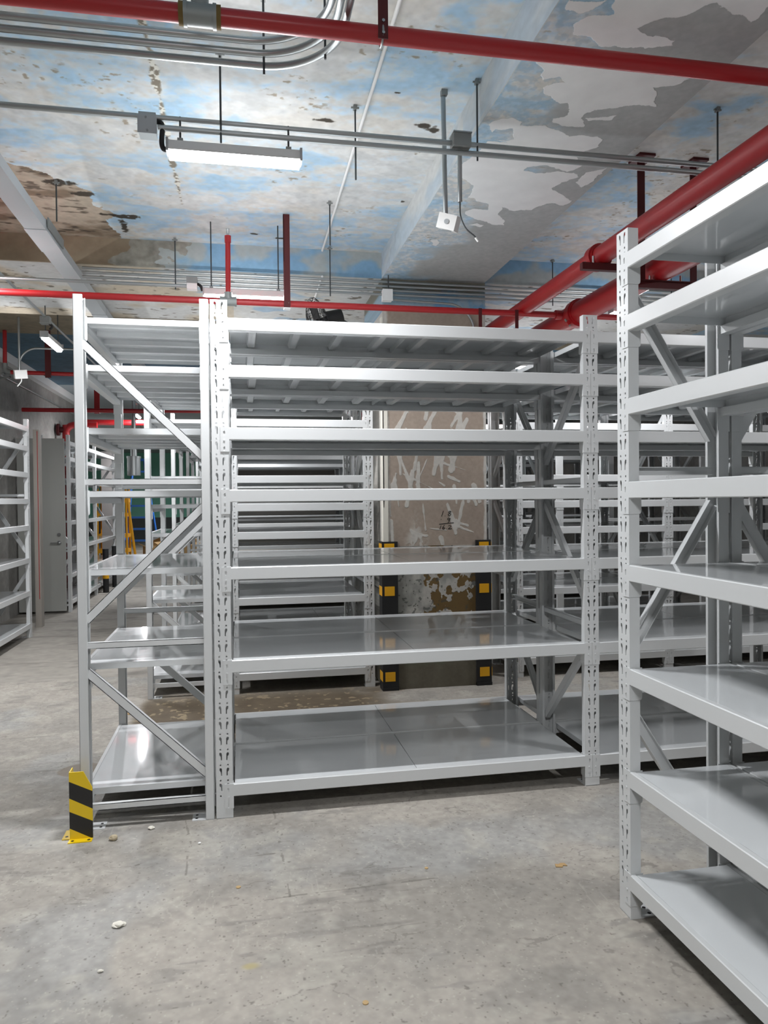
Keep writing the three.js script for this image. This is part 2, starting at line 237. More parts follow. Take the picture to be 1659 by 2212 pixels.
// pillar face: tan render, smeared plaster, peeled paint; u across .86 m, v up 3.31 m
const smear = []; for (let i = 0; i < 58; i++) { const x = 0.05 + rnd() * 0.76, y = 1.15 + rnd() * 1.2, l = 0.05 + rnd() * 0.26, a = i % 4 === 3 ? 2.4 + rnd() * 0.7 : 1.0 + rnd() * 1.0; smear.push([x, y, x + Math.cos(a) * l, y + Math.sin(a) * l, i % 4 === 3 ? 0.006 : 0.006 + rnd() * 0.02]); }
const [pilC, pilB] = dataTex(512, 2048, (u, v) => {
  const x = u * 0.86, y = v * 3.31, f = fbm(x * 50, y * 50, 3, 901), g = fbm(x * 4, y * 4, 4, 902);
  let c = mix([168, 154, 140], [148, 134, 122], g), b = 0.45 + 0.1 * f;
  const wv = (fbm(x * 9, y * 9, 4, 905) - 0.5) * 0.06;
  let pl = 0;
  for (const [x0, y0, x1, y1, r] of smear) { const d = segD(x, y, x0, y0, x1, y1) + wv * 0.7; if (d < r) pl = Math.max(pl, sm(r, r * 0.6, d)); }
  pl = Math.max(pl, sm(0.06, 0.035, x + wv * 0.5 + (y > 2 ? 0.01 : 0)), sm(0.83, 0.845, x + wv * 0.5));
  if (y > 1.15 && y < 1.5) pl = Math.max(pl, sm(0.12, -0.02, Math.abs(x - 0.26) - 0.02 + (y - 1.15) * 0.35 + wv * 2) * (fbm(x * 30, y * 18, 3, 911) > 0.42 ? 1 : 0.2));
  c = mix(c, [196, 193, 186], pl * 0.92); b += pl * 0.35;
  if (y > 3.05 + wv * 0.4) { c = mix([112, 156, 192], [150, 172, 186], sm(0.45, 0.62, fbm(x * 6, y * 6, 4, 921))); if (y > 3.2) c = mix(c, [122, 118, 106], sm(3.2, 3.24, y + wv)); }
  if (y < 1.16) { const t = fbm(x * 8 + 4, y * 5, 5, 930); c = mix([178, 175, 168], [140, 140, 134], sm(0.4, 0.65, t)); if (x > 0.36 + wv * 3 && y > 0.55 && fbm(x * 6 + 1.3, y * 6, 5, 943) * 0.55 + fbm(x * 17, y * 15, 4, 944) * 0.45 > 0.47) { c = mix([116, 92, 52], [98, 78, 46], f); b = 0.2; } if (fbm(x * 34, y * 34, 3, 945) > 0.7) c = mix(c, [70, 72, 68], 0.6); }
  if (y < 0.42 + wv) { c = mix([110, 106, 92], [92, 86, 74], fbm(x * 9, y * 9, 4, 950)); c = mix(c, [96, 112, 88], sm(0.5, 0.66, fbm(x * 7, y * 7, 4, 951)) * sm(0.15, 0.3, y)); }
  return [c[0] * (0.95 + f * 0.1), c[1] * (0.95 + f * 0.1), c[2] * (0.95 + f * 0.1), b];
});

// ---------- the hall ----------
const XL = -2.9, XR = 8.6, ZB = 6.2, ZF = -27, CH = 3.51;
function uvRect(g, fu, fv) { const n = norm(g), p = n.attributes.position, uv = new Float32Array(p.count * 2); for (let i = 0; i < p.count; i++) { uv[2 * i] = fu(p.getX(i), p.getY(i), p.getZ(i)); uv[2 * i + 1] = fv(p.getX(i), p.getY(i), p.getZ(i)); } n.setAttribute('uv', new THREE.BufferAttribute(uv, 2)); return n; }
{
  const fl = structure('floor', 'worn grey concrete floor with dusty patches and cracks', 'floor');
  part(fl, 'near_slab', uvRect(box(FX0, FX0 + FS, -0.2, 0, FZ0, FZ0 + FS + 0.6), (x) => (x - FX0) / FS, (x, y, z) => (z - FZ0) / FS), floorMat);
  part(fl, 'far_slab', [boxUV(box(-7.5, FX0 + FS, -0.2, 0, ZF, FZ0)), boxUV(box(FX0 + FS, XR + 0.2, -0.2, 0, ZF, ZB))], farFloorMat);
  const ce = structure('ceiling', 'concrete ceiling with mottled blue and cream paint peeling off', 'ceiling');
  part(ce, 'painted_slab', uvRect(box(CX0, CX0 + CS, CH, CH + 0.2, CZ0, CZ0 + CS), (x) => (x - CX0) / CS, (x, y, z) => (z - CZ0) / CS), S({ map: ceilC, bumpMap: ceilB, bumpScale: 0.004, roughness: 0.92 }));
  const farCeil = S({ map: farC, bumpMap: farB, bumpScale: 0.003, roughness: 0.92 }); farC.repeat.set(0.125, 0.125); farB.repeat.set(0.125, 0.125);
  part(ce, 'right_slab', [boxUV(box(CX0 + CS, XR + 0.2, CH, CH + 0.2, CZ0, ZB)), boxUV(box(-3.2, CX0 + CS, CH, CH + 0.2, CZ0 + CS, ZB + 0.2))], farCeil);
  part(ce, 'far_slab', boxUV(box(-7.5, XR + 0.2, CH, CH + 0.2, ZF, CZ0)), S({ color: 0xa8b2b6, roughness: 0.92 }));
  part(ce, 'tan_patch', boxUV(box(XL, 8, CH - 0.004, CH, -5.6, -3.83)), S({ map: concC, color: 0xe8d8bc, roughness: 0.9 }));
  part(ce, 'blue_patch', boxUV(box(XL, 8, CH - 0.004, CH, -9.5, -5.6)), S({ map: concC, color: 0x8fc0e4, roughness: 0.9 }));
  const lb = part(ce, 'lengthwise_beam', uvRect(box(BX0, BX1, 3.305, CH, BZ0, BZ1), (x) => (x - BX0) / (BX1 - BX0), (x, y, z) => (z - BZ0) / (BZ1 - BZ0)), S({ map: beamC, bumpMap: beamB, bumpScale: 0.004, roughness: 0.9 }), 'beam with white skim coat peeling in ragged patches');
  part(lb, 'beam_end', boxUV(box(BX0, BX1, 3.305, CH, BZ1, ZB)), farCeil);
  part(lb, 'side_face', boxUV(box(BX0 - 0.004, BX0, 3.306, CH, BZ0, ZB)), S({ map: sideC, bumpMap: sideB, bumpScale: 0.002, roughness: 0.9 }));
  const cm = S({ map: crossC, bumpMap: crossB, bumpScale: 0.004, roughness: 0.92 });
  part(ce, 'cross_beam', uvRect(box(-3, 5, 3.31, CH, -3.83, -2.2), (x) => (x + 3) / 8, (x, y, z) => z > -2.21 ? (CH - y) / 1.9 : (0.21 + (-2.2 - z)) / 1.9), cm);
  part(ce, 'cross_beam', boxUV(box(5, XR, 3.31, CH, -3.83, -2.2)), farCeil);
  const wl = structure('wall_left', 'bare grey concrete wall behind the left shelves', 'wall');
  part(wl, 'wall_panel', boxUV(box(XL - 0.2, XL, 0, CH, -11.5, ZB)), concWall);
  part(wl, 'return_wall', boxUV(box(-7.5, XL, 0, CH, -11.7, -11.5)), concWall);
  part(wl, 'far_wall_panel', boxUV(box(-7.7, -7.5, 0, CH, ZF, -11.5)), concWall);
  const wb = structure('wall_back', 'concrete wall behind the viewer', 'wall'); part(wb, 'wall_panel', boxUV(box(XL - 0.2, XR + 0.2, 0, CH, ZB, ZB + 0.2)), concWall);
  const wr = structure('wall_right', 'concrete wall on the far right', 'wall'); part(wr, 'wall_panel', boxUV(box(XR, XR + 0.2, 0, CH, ZF, ZB)), concWall);
  const wf = structure('wall_front', 'far wall painted green above a dark grey lower part', 'wall');
  part(wf, 'green_upper', box(-7.7, -0.5, 0.95, CH, ZF - 0.2, ZF), S({ color: 0x86cdb6, roughness: 0.8 })); part(wf, 'grey_upper', box(-0.5, XR + 0.2, 0.95, CH, ZF - 0.2, ZF), concWall);
  part(wf, 'grey_lower', box(-7.7, XR + 0.2, 0, 0.95, ZF - 0.2, ZF), S({ color: 0x555a5a, roughness: 0.8 }));
  // pillar
  const pl = structure('pillar', 'square concrete pillar with tan render, plaster smears and peeled paint', 'pillar');
  part(pl, 'shaft', uvRect(box(1.27, 2.13, 0, 3.31, -3.06, -2.2), (x, y, z) => (x - 1.27) / 0.86 + (z + 2.2) * 0.4, (x, y) => y / 3.31), S({ map: pilC, bumpMap: pilB, bumpScale: 0.006, roughness: 0.92 }));
  part(pl, 'plaster_edge', [box(1.262, 1.3, 0, 2.95, -2.204, -2.192), box(1.258, 1.27, 0, 3.0, -2.26, -2.192)], M.plaster, 'pale plaster corner strip');
  // handwritten sum
  const cv = document.createElement('canvas'); cv.width = 256; cv.height = 256; const g = cv.getContext('2d'); g.clearRect(0, 0, 256, 256);
  g.strokeStyle = '#1c1a18'; g.lineWidth = 7; g.lineCap = 'round'; g.lineJoin = 'round';
  const st = (p) => { g.beginPath(); g.moveTo(p[0], p[1]); for (let i = 2; i < p.length; i += 2) g.lineTo(p[i], p[i + 1]); g.stroke(); };
  st([92, 18, 70, 78]); st([112, 74, 114, 76]);
  st([190, 24, 168, 22, 158, 34, 172, 46, 186, 56, 176, 74, 156, 72, 152, 58, 172, 46, 190, 26]);
  st([62, 112, 64, 114]); st([176, 104, 156, 98, 144, 110, 154, 122, 172, 116, 178, 102, 168, 132, 150, 152]);
  st([40, 166, 110, 160, 222, 154]);
  st([60, 184, 48, 222]); st([104, 180, 84, 200, 80, 220, 96, 226, 108, 214, 98, 204, 84, 212]); st([128, 222, 130, 223]); st([156, 188, 176, 180, 190, 190, 176, 206, 152, 222, 196, 218]);
  const ct = new THREE.CanvasTexture(cv); ct.colorSpace = THREE.SRGBColorSpace;
  const pg = new THREE.PlaneGeometry(0.17, 0.185); pg.translate(1.784, 1.362, -2.1985);
  part(pl, 'handwritten_sum', pg, S({ map: ct, transparent: true, alphaTest: 0.3, roughness: 0.9 }), 'handwritten sum 1.8 times 9 equals 16.2 in black marker');
}

// ---------- shelving ----------
const KEY = [[-5, -15], [3, -14], [7, -22], [7, -52], [2, -52], [1, -34], [-5, -26]];
const PH = 2.5;
function postGeometry(detail) {
  const gs = [];
  if (detail) {
    const s = new THREE.Shape([new THREE.Vector2(0, 0), new THREE.Vector2(0.08, 0), new THREE.Vector2(0.08, PH), new THREE.Vector2(0, PH)]);
    for (let k = 0; k < 32; k++) {
      const y = 0.11 + 0.075 * k;
      for (const [cx, sg] of [[0.022, 1], [0.057, -1]]) {
        const h = new THREE.Path(); h.absarc(cx, y, 0.0042, 0, Math.PI * 2, true); const pts = h.getPoints(6).slice(0, -1);
        s.holes.push(new THREE.Path(pts));
        if (k > 0) s.holes.push(new THREE.Path(KEY.map(([a, b]) => new THREE.Vector2(cx + sg * a / 1000, y + b / 1000))));
        if (k === 31) s.holes.push(new THREE.Path(KEY.map(([a, b]) => new THREE.Vector2(cx + sg * a / 1000, y + 0.07 + b / 1000))));
      }
    }
    const e = new THREE.ExtrudeGeometry(s, { depth: 0.002, bevelEnabled: false }); e.translate(0, 0, -0.002); gs.push(e);
  } else gs.push(box(0, 0.08, 0, PH, -0.002, 0));
  gs.push(box(0, 0.002, 0, PH, -0.04, -0.0005), box(0.078, 0.08, 0, PH, -0.04, -0.0005), box(0, 0.013, 0, PH, -0.0405, -0.0385), box(0.067, 0.08, 0, PH, -0.0405, -0.0385));
  return G(gs);
}
const POST = [postGeometry(false), postGeometry(true)];
const FOOT = G([box(0.0, 0.08, 0, 0.004, -0.105, 0)]);
const FOOTHOLE = cyl(V(0, 0.0038, -0.085), V(0, 0.0046, -0.085), 0.007, 10);
function connectorGeometry(detail) { // plate on the left half-web plus wing on the flank; origin = beam top, inner post edge
  const s = new THREE.Shape([new THREE.Vector2(-0.039, -0.117), new THREE.Vector2(0, -0.117), new THREE.Vector2(0, 0.002), new THREE.Vector2(-0.039, 0.002)]);
  if (detail) for (const y of [-0.03, -0.105]) s.holes.push(new THREE.Path([[-26, 10], [-18, 14], [-16, 2], [-20, -8], [-24, -8]].map(([a, b]) => new THREE.Vector2(a / 1000, y + b / 1000))));
  const e = new THREE.ExtrudeGeometry(s, { depth: 0.003, bevelEnabled: false });
  const w = new THREE.Shape(); w.moveTo(0, 0.002); w.lineTo(0.05, 0.002); w.lineTo(0.05, -0.105); w.quadraticCurveTo(0.05, -0.117, 0.038, -0.117); w.lineTo(0, -0.117);
  const we = new THREE.ExtrudeGeometry(w, { depth: 0.003, bevelEnabled: false, curveSegments: 4 }); we.rotateY(Math.PI / 2); we.translate(0, 0, 0.003);
  const gs = [e, we]; if (detail) gs.push(cyl(V(-0.021, -0.062, 0.002), V(-0.021, -0.062, 0.0055), 0.0042, 10));
  return G(gs);
}
const CONN = [connectorGeometry(false), connectorGeometry(true)];
const flipX = (g) => { const n = g.clone(); n.scale(-1, 1, 1); const p = n.attributes.position, nn = n.attributes.normal; for (let i = 0; i < p.count; i += 3) for (const a of [p, nn]) { const t = [a.getX(i + 1), a.getY(i + 1), a.getZ(i + 1)]; a.setXYZ(i + 1, a.getX(i + 2), a.getY(i + 2), a.getZ(i + 2)); a.setXYZ(i + 2, ...t); } return n; };
const CONNR = CONN.map(flipX);
const cache = {};
const cached = (k, f) => cache[k] ??= f();
function beamGeometry(len) { // along +x from 0, top at y 0, face at z .003
  return cached('beam' + len.toFixed(3), () => {
    const b = 0.003, s = new THREE.Shape([[0.003 - b, 0], [-0.017, 0], [-0.017, -0.03], [-0.037, -0.03], [-0.037, -0.06], [0.003 - b, -0.06], [0.003, -0.06 + b], [0.003, -b]].map((a) => new THREE.Vector2(-a[0], a[1])));
    const e = new THREE.ExtrudeGeometry(s, { depth: len, bevelEnabled: false }); e.rotateY(Math.PI / 2); return G([e]);
  });
}
function panelGeometry(w, d, ribs) { // centred in x, front edge z 0 going back, top y 0
  return cached(['panel', w.toFixed(3), d.toFixed(3), ribs].join(), () => {
    const t = 0.0015, h = 0.029, gs = [box(-w / 2, w / 2, -t, 0, -d, 0), box(-w / 2, w / 2, -h, -t, -t, 0), box(-w / 2, w / 2, -h, -t, -d, -d + t), box(-w / 2, -w / 2 + t, -h, -t, -d, 0), box(w / 2 - t, w / 2, -h, -t, -d, 0), box(-w / 2, w / 2, -h, -h + t, -0.014, 0), box(-w / 2, w / 2, -h, -h + t, -d, -d + 0.014)];
    for (let i = 0; i < ribs; i++) { const x = -w / 2 + w * (i + 0.5) / ribs; gs.push(box(x - 0.022, x + 0.022, -0.024, -t, -d + 0.02, -0.02)); }
    return boxUV(G(gs));
  });
}
const ribGeometry = (d) => cached('rib' + d.toFixed(3), () => { const s = new THREE.Shape([[-0.026, 0], [-0.018, -0.022], [0.018, -0.022], [0.026, 0]].map((a) => new THREE.Vector2(...a))); const e = new THREE.ExtrudeGeometry(s, { depth: d - 0.04, bevelEnabled: false }); e.translate(0, 0, -d + 0.02); return G([e]); });
/* local frame: x along the beams, front plane at z = 0, back at z = -depth */
function rack({ label, group, pos, turn = 0, posts, depth, levels, panels = 2, ribs = 0, detail = 1, flip = 0, name = 'storage_rack' }) {
  const t = thing(name, label, 'shelving', pos, turn, group);
  const addPost = (x, z, back) => {
    const m = part(t, 'post', POST[detail], M.rack); m.position.set(back ? x + 0.08 : x, 0, z); if (back) m.rotation.y = Math.PI;
    if (detail) { const f = part(m, 'foot_plate', FOOT, M.rack); for (const q of [0.022, 0.06]) part(f, 'bolt_hole', FOOTHOLE, M.black).position.x = q; f.userData.label = 'bolted foot plate'; }
  };
  for (const x of posts) {
    addPost(x, 0, false); addPost(x, -depth, true);
    const zf = flip ? -depth + 0.034 : -0.034, zb = flip ? -0.034 : -depth + 0.034, X = x + 0.026;
    for (const y of [0.1, 0.863, 1.63]) part(t, 'brace', cached('h' + depth + y + flip, () => bar(V(0, y, zf), V(0, y, zb), 0.03, 0.024)), M.rack).position.x = X;
    for (const [za, ya, zc, yc] of [[zf, 2.28, zb, 1.75], [zb, 1.51, zf, 0.98], [zf, 0.74, zb, 0.22]]) part(t, 'diagonal_brace', cached('d' + depth + ya + flip, () => bar(V(0, ya, za), V(0, yc, zc), 0.04, 0.028)), M.rack).position.x = X + 0.004;
  }
  for (let i = 0; i + 1 < posts.length; i++) {
    const a = posts[i] + 0.08, b = posts[i + 1], L = b - a - 0.006;
    for (const y of levels) {
      for (const back of [0, 1]) {
        const m = part(t, 'beam', beamGeometry(L), M.rack); m.position.set(back ? b - 0.003 : a + 0.003, y, back ? -depth : 0); if (back) m.rotation.y = Math.PI;
        const c1 = part(m, 'connector', CONN[detail], M.rack); c1.position.x = -0.003; const c2 = part(m, 'connector', CONNR[detail], M.rack); c2.position.x = L + 0.003;
      }
      const w = (b - a - 0.014) / panels, d = depth - 0.036;
      for (let k = 0; k < panels; k++) {
        const sh = part(t, 'shelf_panel', panelGeometry(w - 0.003, d, detail ? 0 : ribs), M.shelf); sh.position.set(a + 0.007 + w * (k + 0.5), y - 0.0004, -0.018);
        if (detail && ribs) for (let r = 0; r < ribs; r++) { const q = part(sh, 'stiffener_rib', ribGeometry(d), M.rack); q.position.set(-(w - 0.003) / 2 + (w - 0.003) * (r + 0.5) / ribs, -0.0016, 0); }
      }
    }
  }
  return t;
}
const LB = [2.415, 2.19, 1.89, 1.59, 1.215, 0.765, 0.165];
const LD = [2.415, 2.19, 1.74, 1.515, 1.29, 0.765, 0.165];
const LC = [2.415, 2.19, 1.89, 1.59, 1.29, 0.915, 0.54, 0.165];
const Q = Math.PI / 2, W1 = 0.605;
const grp = 'light grey steel shelving in rows';
// front row
rack({ label: 'narrow end-on light grey rack by the yellow and black corner guard', group: grp, pos: [-0.009, 0, 0], turn: Q, posts: [0, 1.13], depth: 0.609, flip: 1, levels: LB, panels: 1, ribs: 5 });
rack({ label: 'wide light grey rack facing the viewer in the centre, seven shelves', group: grp, pos: [0, 0, 0], posts: [0, 1.917, 3.834], depth: W1, levels: LB, ribs: 4 });
rack({ label: 'light grey rack standing back to back behind the wide centre rack', group: grp, pos: [3.914, 0, -1.224], turn: Math.PI, posts: [0, 1.917, 3.834], depth: W1, levels: LB, ribs: 4 });
// right foreground, back to back
rack({ label: 'shallow light grey rack in the right foreground with eight shelves, nearest to the viewer', group: grp, pos: [1.503, 0, 1.118], turn: -Q, posts: [0, 1.917, 3.834], depth: 0.402, levels: LC, panels: 2 });
rack({ label: 'shallow light grey rack back to back behind the right foreground rack', group: grp, pos: [2.321, 0, 5.032], turn: Q, posts: [0, 1.917, 3.834], depth: 0.402, levels: LC, panels: 2 });
// second row, left and right of the pillar
const z1 = -2.345;
rack({ label: 'end-on light grey rack in the second row, behind the front end-on rack', group: grp, pos: [0.019, 0, z1], turn: Q, posts: [0, 1.13], depth: 0.609, flip: 1, levels: LD, panels: 1, ribs: 5 });
rack({ label: 'light grey rack facing the viewer directly left of the pillar', group: grp, pos: [0.03, 0, z1], posts: [0, 1.098], depth: W1, levels: LD, panels: 1, ribs: 4 });
rack({ label: 'light grey rack back to back behind the one left of the pillar', group: grp, pos: [1.208, 0, z1 - 1.224], turn: Math.PI, posts: [0, 1.098], depth: W1, levels: LD, panels: 1, ribs: 4 });
rack({ label: 'light grey rack facing the viewer right of the pillar', group: grp, pos: [2.43, 0, z1 - 0.02], posts: [0, 1.42, 3.3], depth: W1, levels: LD, ribs: 3 });
rack({ label: 'light grey rack back to back behind the one right of the pillar', group: grp, pos: [5.81, 0, z1 - 1.244], turn: Math.PI, posts: [0, 1.88, 3.3], depth: W1, levels: LD, ribs: 3 });
// rows further back
['third', 'fourth', 'fifth'].forEach((n, i) => {
  const z = z1 * (i + 2);
  rack({ label: `end-on light grey rack at the left end of the ${n} row`, group: grp, pos: [0.015, 0, z], turn: Q, posts: [0, 1.13], depth: 0.609, flip: 1, levels: LD, panels: 1, ribs: 5, detail: 0 });
  rack({ label: `light grey rack facing the viewer in the ${n} row`, group: grp, pos: [0.03, 0, z], posts: [0, 1.92, 3.84, 5.76], depth: W1, levels: LD, ribs: 4, detail: 0 });
  rack({ label: `light grey rack back to back behind the ${n} row`, group: grp, pos: [5.87, 0, z - 1.224], turn: Math.PI, posts: [0, 1.92, 3.84, 5.76], depth: W1, levels: LD, ribs: 4, detail: 0 });
});
// left wall
rack({ label: 'shallow light grey rack along the left wall at the picture edge', group: grp, pos: [-2.237, 0, -1.606], turn: Q, posts: [0, 1.917, 3.834], depth: 0.402, levels: LC });
rack({ label: 'shallow light grey rack along the left wall beyond the grey door', group: grp, pos: [-2.215, 0, -7.45], turn: Q, posts: [0, 1.93, 3.86], depth: 0.402, levels: LC, detail: 0 });

// ---------- lamps ----------
function batten(x, y, z, lengthwise, label, k, top = CH) {
  const o = thing('led_batten', label, 'lamp', [x, y, z], lengthwise ? Q : 0, 'LED battens');
  const L = 0.29;
  const s = new THREE.Shape([[-0.022, 0.048], [-0.032, 0.012], [-0.032, 0.004], [0.032, 0.004], [0.032, 0.012], [0.022, 0.048]].map((a) => new THREE.Vector2(...a)));
  const e = new THREE.ExtrudeGeometry(s, { depth: 2 * L - 0.012, bevelEnabled: false }); e.rotateY(Q); e.translate(-L + 0.006, 0, 0); part(o, 'housing', e, M.lampBody);
  const d = new THREE.Shape([[-0.031, 0.004], [-0.024, -0.019], [-0.02, -0.024], [0.02, -0.024], [0.024, -0.019], [0.031, 0.004]].map((a) => new THREE.Vector2(...a)));
  const de = new THREE.ExtrudeGeometry(d, { depth: 2 * L - 0.014, bevelEnabled: false }); de.rotateY(Q); de.translate(-L + 0.007, 0, 0); part(o, 'diffuser', de, M.glow, 'glowing white diffuser');
  for (const q of [-1, 1]) part(o, 'end_cap', box(q * (L - 0.006), q * (L + 0.004), -0.004, 0.052, -0.036, 0.036), M.lampEnd);
  for (const q of [-1, 1]) { const c = part(o, 'hanger_clip', [box(q * 0.235 - 0.012, q * 0.235 + 0.012, 0.048, 0.064, -0.012, 0.012)], M.galvDull); part(c, 'threaded_rod', cyl(V(q * 0.235, 0.055, 0), V(q * 0.235, top - y, 0), 0.0045, 8), M.rod); }
  const add = (w, h, px, py, pz, rx) => { const l = new THREE.RectAreaLight(LAMP_COLOR, LAMP * k, w, h); l.position.set(px, py, pz); l.rotation.x = rx; l.castShadow = true; l.name = 'lamp_light'; o.add(l); };
  add(2 * L - 0.02, 0.042, 0, -0.026, 0, -Q);
  { const l = new THREE.RectAreaLight(LAMP_COLOR, LAMP * SIDE * k, 2 * L - 0.02, 0.02); l.position.set(0, -0.008, 0.031); l.rotation.set(0.3, Math.PI, 0); l.name = 'lamp_light'; o.add(l); }
  { const l = new THREE.RectAreaLight(LAMP_COLOR, LAMP * SIDE * k, 2 * L - 0.02, 0.02); l.position.set(0, -0.008, -0.031); l.rotation.x = -0.3; l.name = 'lamp_light'; o.add(l); }
  return o;
}
for (const b of BATTENS) batten(...b);

// ---------- pipes, conduits and fittings under the ceiling ----------
const between = (a, b, r, seg) => cyl(V(...a), V(...b), r, seg);
{
  // upper red pipe across the top of the picture
  const p = thing('sprinkler_pipe', 'red sprinkler pipe crossing the top of the view', 'pipe', [0, 3.2, 1.01]);
  part(p, 'pipe', between([-2.88, 0, -0.02], [-0.03, 0, 0], 0.031, 20), M.red); part(p, 'pipe', between([0.06, 0, 0], [8.5, 0, 0.05], 0.031, 20), M.red);
  const tee = part(p, 'tee_fitting', [between([-0.035, 0, 0], [0.065, 0, 0], 0.037, 20), between([0.015, 0, 0], [0.015, 0.09, 0], 0.03, 18), between([-0.04, 0, 0], [-0.028, 0, 0], 0.041, 20), between([0.058, 0, 0], [0.07, 0, 0], 0.041, 20)], M.galvDull, 'bare galvanised tee');
  part(tee, 'hemp_seal', between([-0.056, 0, 0], [-0.04, 0, 0], 0.038, 16), M.hemp); part(tee, 'hemp_seal', between([0.07, 0, 0], [0.085, 0, 0], 0.038, 16), M.hemp);
  part(p, 'riser', between([0.015, 0.09, 0], [0.015, 0.31, 0], 0.02, 14), M.galvDull);
  const h = thing('pipe_hanger', 'dark red strap hanger holding the upper red pipe', 'hanger', [0.648, 3.2, 1.045]);
  part(h, 'strap', [box(-0.018, 0.018, -0.03, 0.31, -0.004, 0), box(-0.018, 0.018, 0.306, 0.31, -0.05, 0)], M.darkred); part(h, 'bolt', [cyl(V(0, -0.012, 0), V(0, -0.012, 0.008), 0.006, 6), cyl(V(0, 0.03, 0), V(0, 0.03, 0.008), 0.006, 6)], M.steel);
  const ub = new THREE.TorusGeometry(0.036, 0.004, 8, 24); ub.rotateY(Q); ub.translate(0, 0, -0.035); part(h, 'u_bolt', ub, M.galv);
}
{
  // lower red pipe behind the front posts
  const p = thing('sprinkler_pipe', 'long thin red sprinkler pipe just above the front shelves', 'pipe', [0, 2.9, -1.542]);
  part(p, 'pipe', between([-2.88, 0, 0], [0.03, 0, 0], 0.0225, 16), M.red); part(p, 'pipe', between([0.11, 0, 0], [2.46, 0, 0], 0.0225, 16), M.red); part(p, 'pipe', between([2.67, 0, 0], [8.5, 0, 0], 0.0225, 16), M.red);
  part(p, 'tee_fitting', [between([0.02, 0, 0], [0.12, 0, 0], 0.031, 16), between([0.07, 0, 0], [0.07, 0.06, 0], 0.027, 16), between([0.014, 0, 0], [0.026, 0, 0], 0.034, 16), between([0.114, 0, 0], [0.126, 0, 0], 0.034, 16)], M.galvDull, 'bare galvanised tee');
  part(p, 'riser', [between([0.07, 0.06, 0], [0.072, 0.44, 0], 0.018, 14), between([0.072, 0.4, 0], [0.072, 0.445, 0], 0.022, 14)], M.red);
  const sp = part(p, 'sprinkler_head', [between([0.072, 0.445, 0], [0.072, 0.462, 0], 0.009, 10), between([0.064, 0.46, 0], [0.064, 0.49, 0], 0.003, 6), between([0.08, 0.46, 0], [0.08, 0.49, 0], 0.003, 6), between([0.072, 0.488, 0], [0.072, 0.492, 0], 0.013, 12)], M.steel);
  const h = thing('pipe_hanger', 'red strap hanger from the ceiling to the long thin pipe', 'hanger', [0.468, 2.9, -1.515]);
  part(h, 'strap', [box(-0.022, 0.022, -0.035, 0.606, -0.003, 0.003), box(-0.022, -0.018, -0.035, 0.606, -0.03, 0.003)], M.darkred);
  part(h, 'foot', box(-0.022, 0.022, -0.04, -0.034, -0.05, 0.01), M.white); const ub = new THREE.TorusGeometry(0.027, 0.0035, 8, 24); ub.rotateY(Q); ub.translate(0.01, 0, -0.027); part(h, 'u_bolt', ub, M.galv);
}
{
  // two big red mains running lengthwise on the right
  const a = thing('fire_main', 'thick red pipe running away at the upper right, above the right rack', 'pipe', [2.22, 2.95, 0]);
  part(a, 'pipe', between([0, 0, 6.1], [0, 0, -9], 0.056, 28), M.red);
  const coup = (p, r, z) => { const c = part(p, 'coupling', [between([0, 0, z - 0.03], [0, 0, z + 0.03], r + 0.02, 28), between([0, 0, z - 0.045], [0, 0, z + 0.045], r + 0.008, 28), box(-r - 0.045, r + 0.045, -0.014, 0.014, z - 0.022, z + 0.022)], M.red); part(c, 'bolt', [between([-r - 0.03, -0.03, z], [-r - 0.03, 0.035, z], 0.007, 8), between([r + 0.03, -0.03, z], [r + 0.03, 0.035, z], 0.007, 8)], M.galvDull); c.rotation.z = 0.7; };
  coup(a, 0.056, -0.42); coup(a, 0.056, -6.2);
  const b = thing('fire_main', 'thickest red pipe with grooved coupling beside the first main', 'pipe', [2.58, 2.885, 0]);
  part(b, 'pipe', between([0, 0, 6.1], [0, 0, -12], 0.083, 32), M.red); coup(b, 0.083, -1.42); coup(b, 0.083, -7.4);
  part(b, 'branch_outlet', between([-0.13, 0.015, -1.542], [0, 0.015, -1.542], 0.035, 16), M.red);
  for (const [x, n] of [[1.86, 'left'], [2.14, 'right']]) { const q = thing('pipe_hanger', `short red strap below the long thin pipe right of the pillar top, ${n} one`, 'hanger', [x, 2.9, -1.52], 0, 'short red straps'); part(q, 'strap', [box(-0.012, 0.012, -0.16, 0.02, -0.003, 0.004), box(-0.02, 0.02, -0.165, -0.155, -0.02, 0.02)], M.darkred); }
  const h = thing('pipe_trapeze', 'dark red trapeze bracket carrying both thick red pipes', 'bracket', [0, 0, -0.34]);
  part(h, 'strap', box(2.43, 2.475, 2.78, 3.51, -0.004, 0.004), M.darkred); part(h, 'strap', box(2.77, 2.81, 2.76, 3.51, -0.004, 0.004), M.darkred);
  part(h, 'ceiling_plate', box(2.4, 2.5, 3.495, 3.51, -0.05, 0.08), M.darkred); part(h, 'ceiling_plate', box(2.74, 2.84, 3.495, 3.51, -0.05, 0.08), M.darkred);
  part(h, 'cross_bar', [box(2.43, 2.81, 2.76, 2.8, -0.03, 0.01), box(2.43, 2.81, 2.798, 2.803, -0.03, 0.03)], M.darkred);
  part(h, 'cross_bar', box(2.08, 2.47, 2.852, 2.892, -0.03, 0.006), M.darkred); part(h, 'bolt', [cyl(V(2.7, 2.8, 0.01), V(2.7, 2.84, 0.01), 0.008, 8), cyl(V(2.15, 2.89, 0), V(2.15, 2.93, 0), 0.008, 8), cyl(V(2.5, 2.8, 0.01), V(2.5, 2.83, 0.01), 0.008, 8)], M.steel);
}
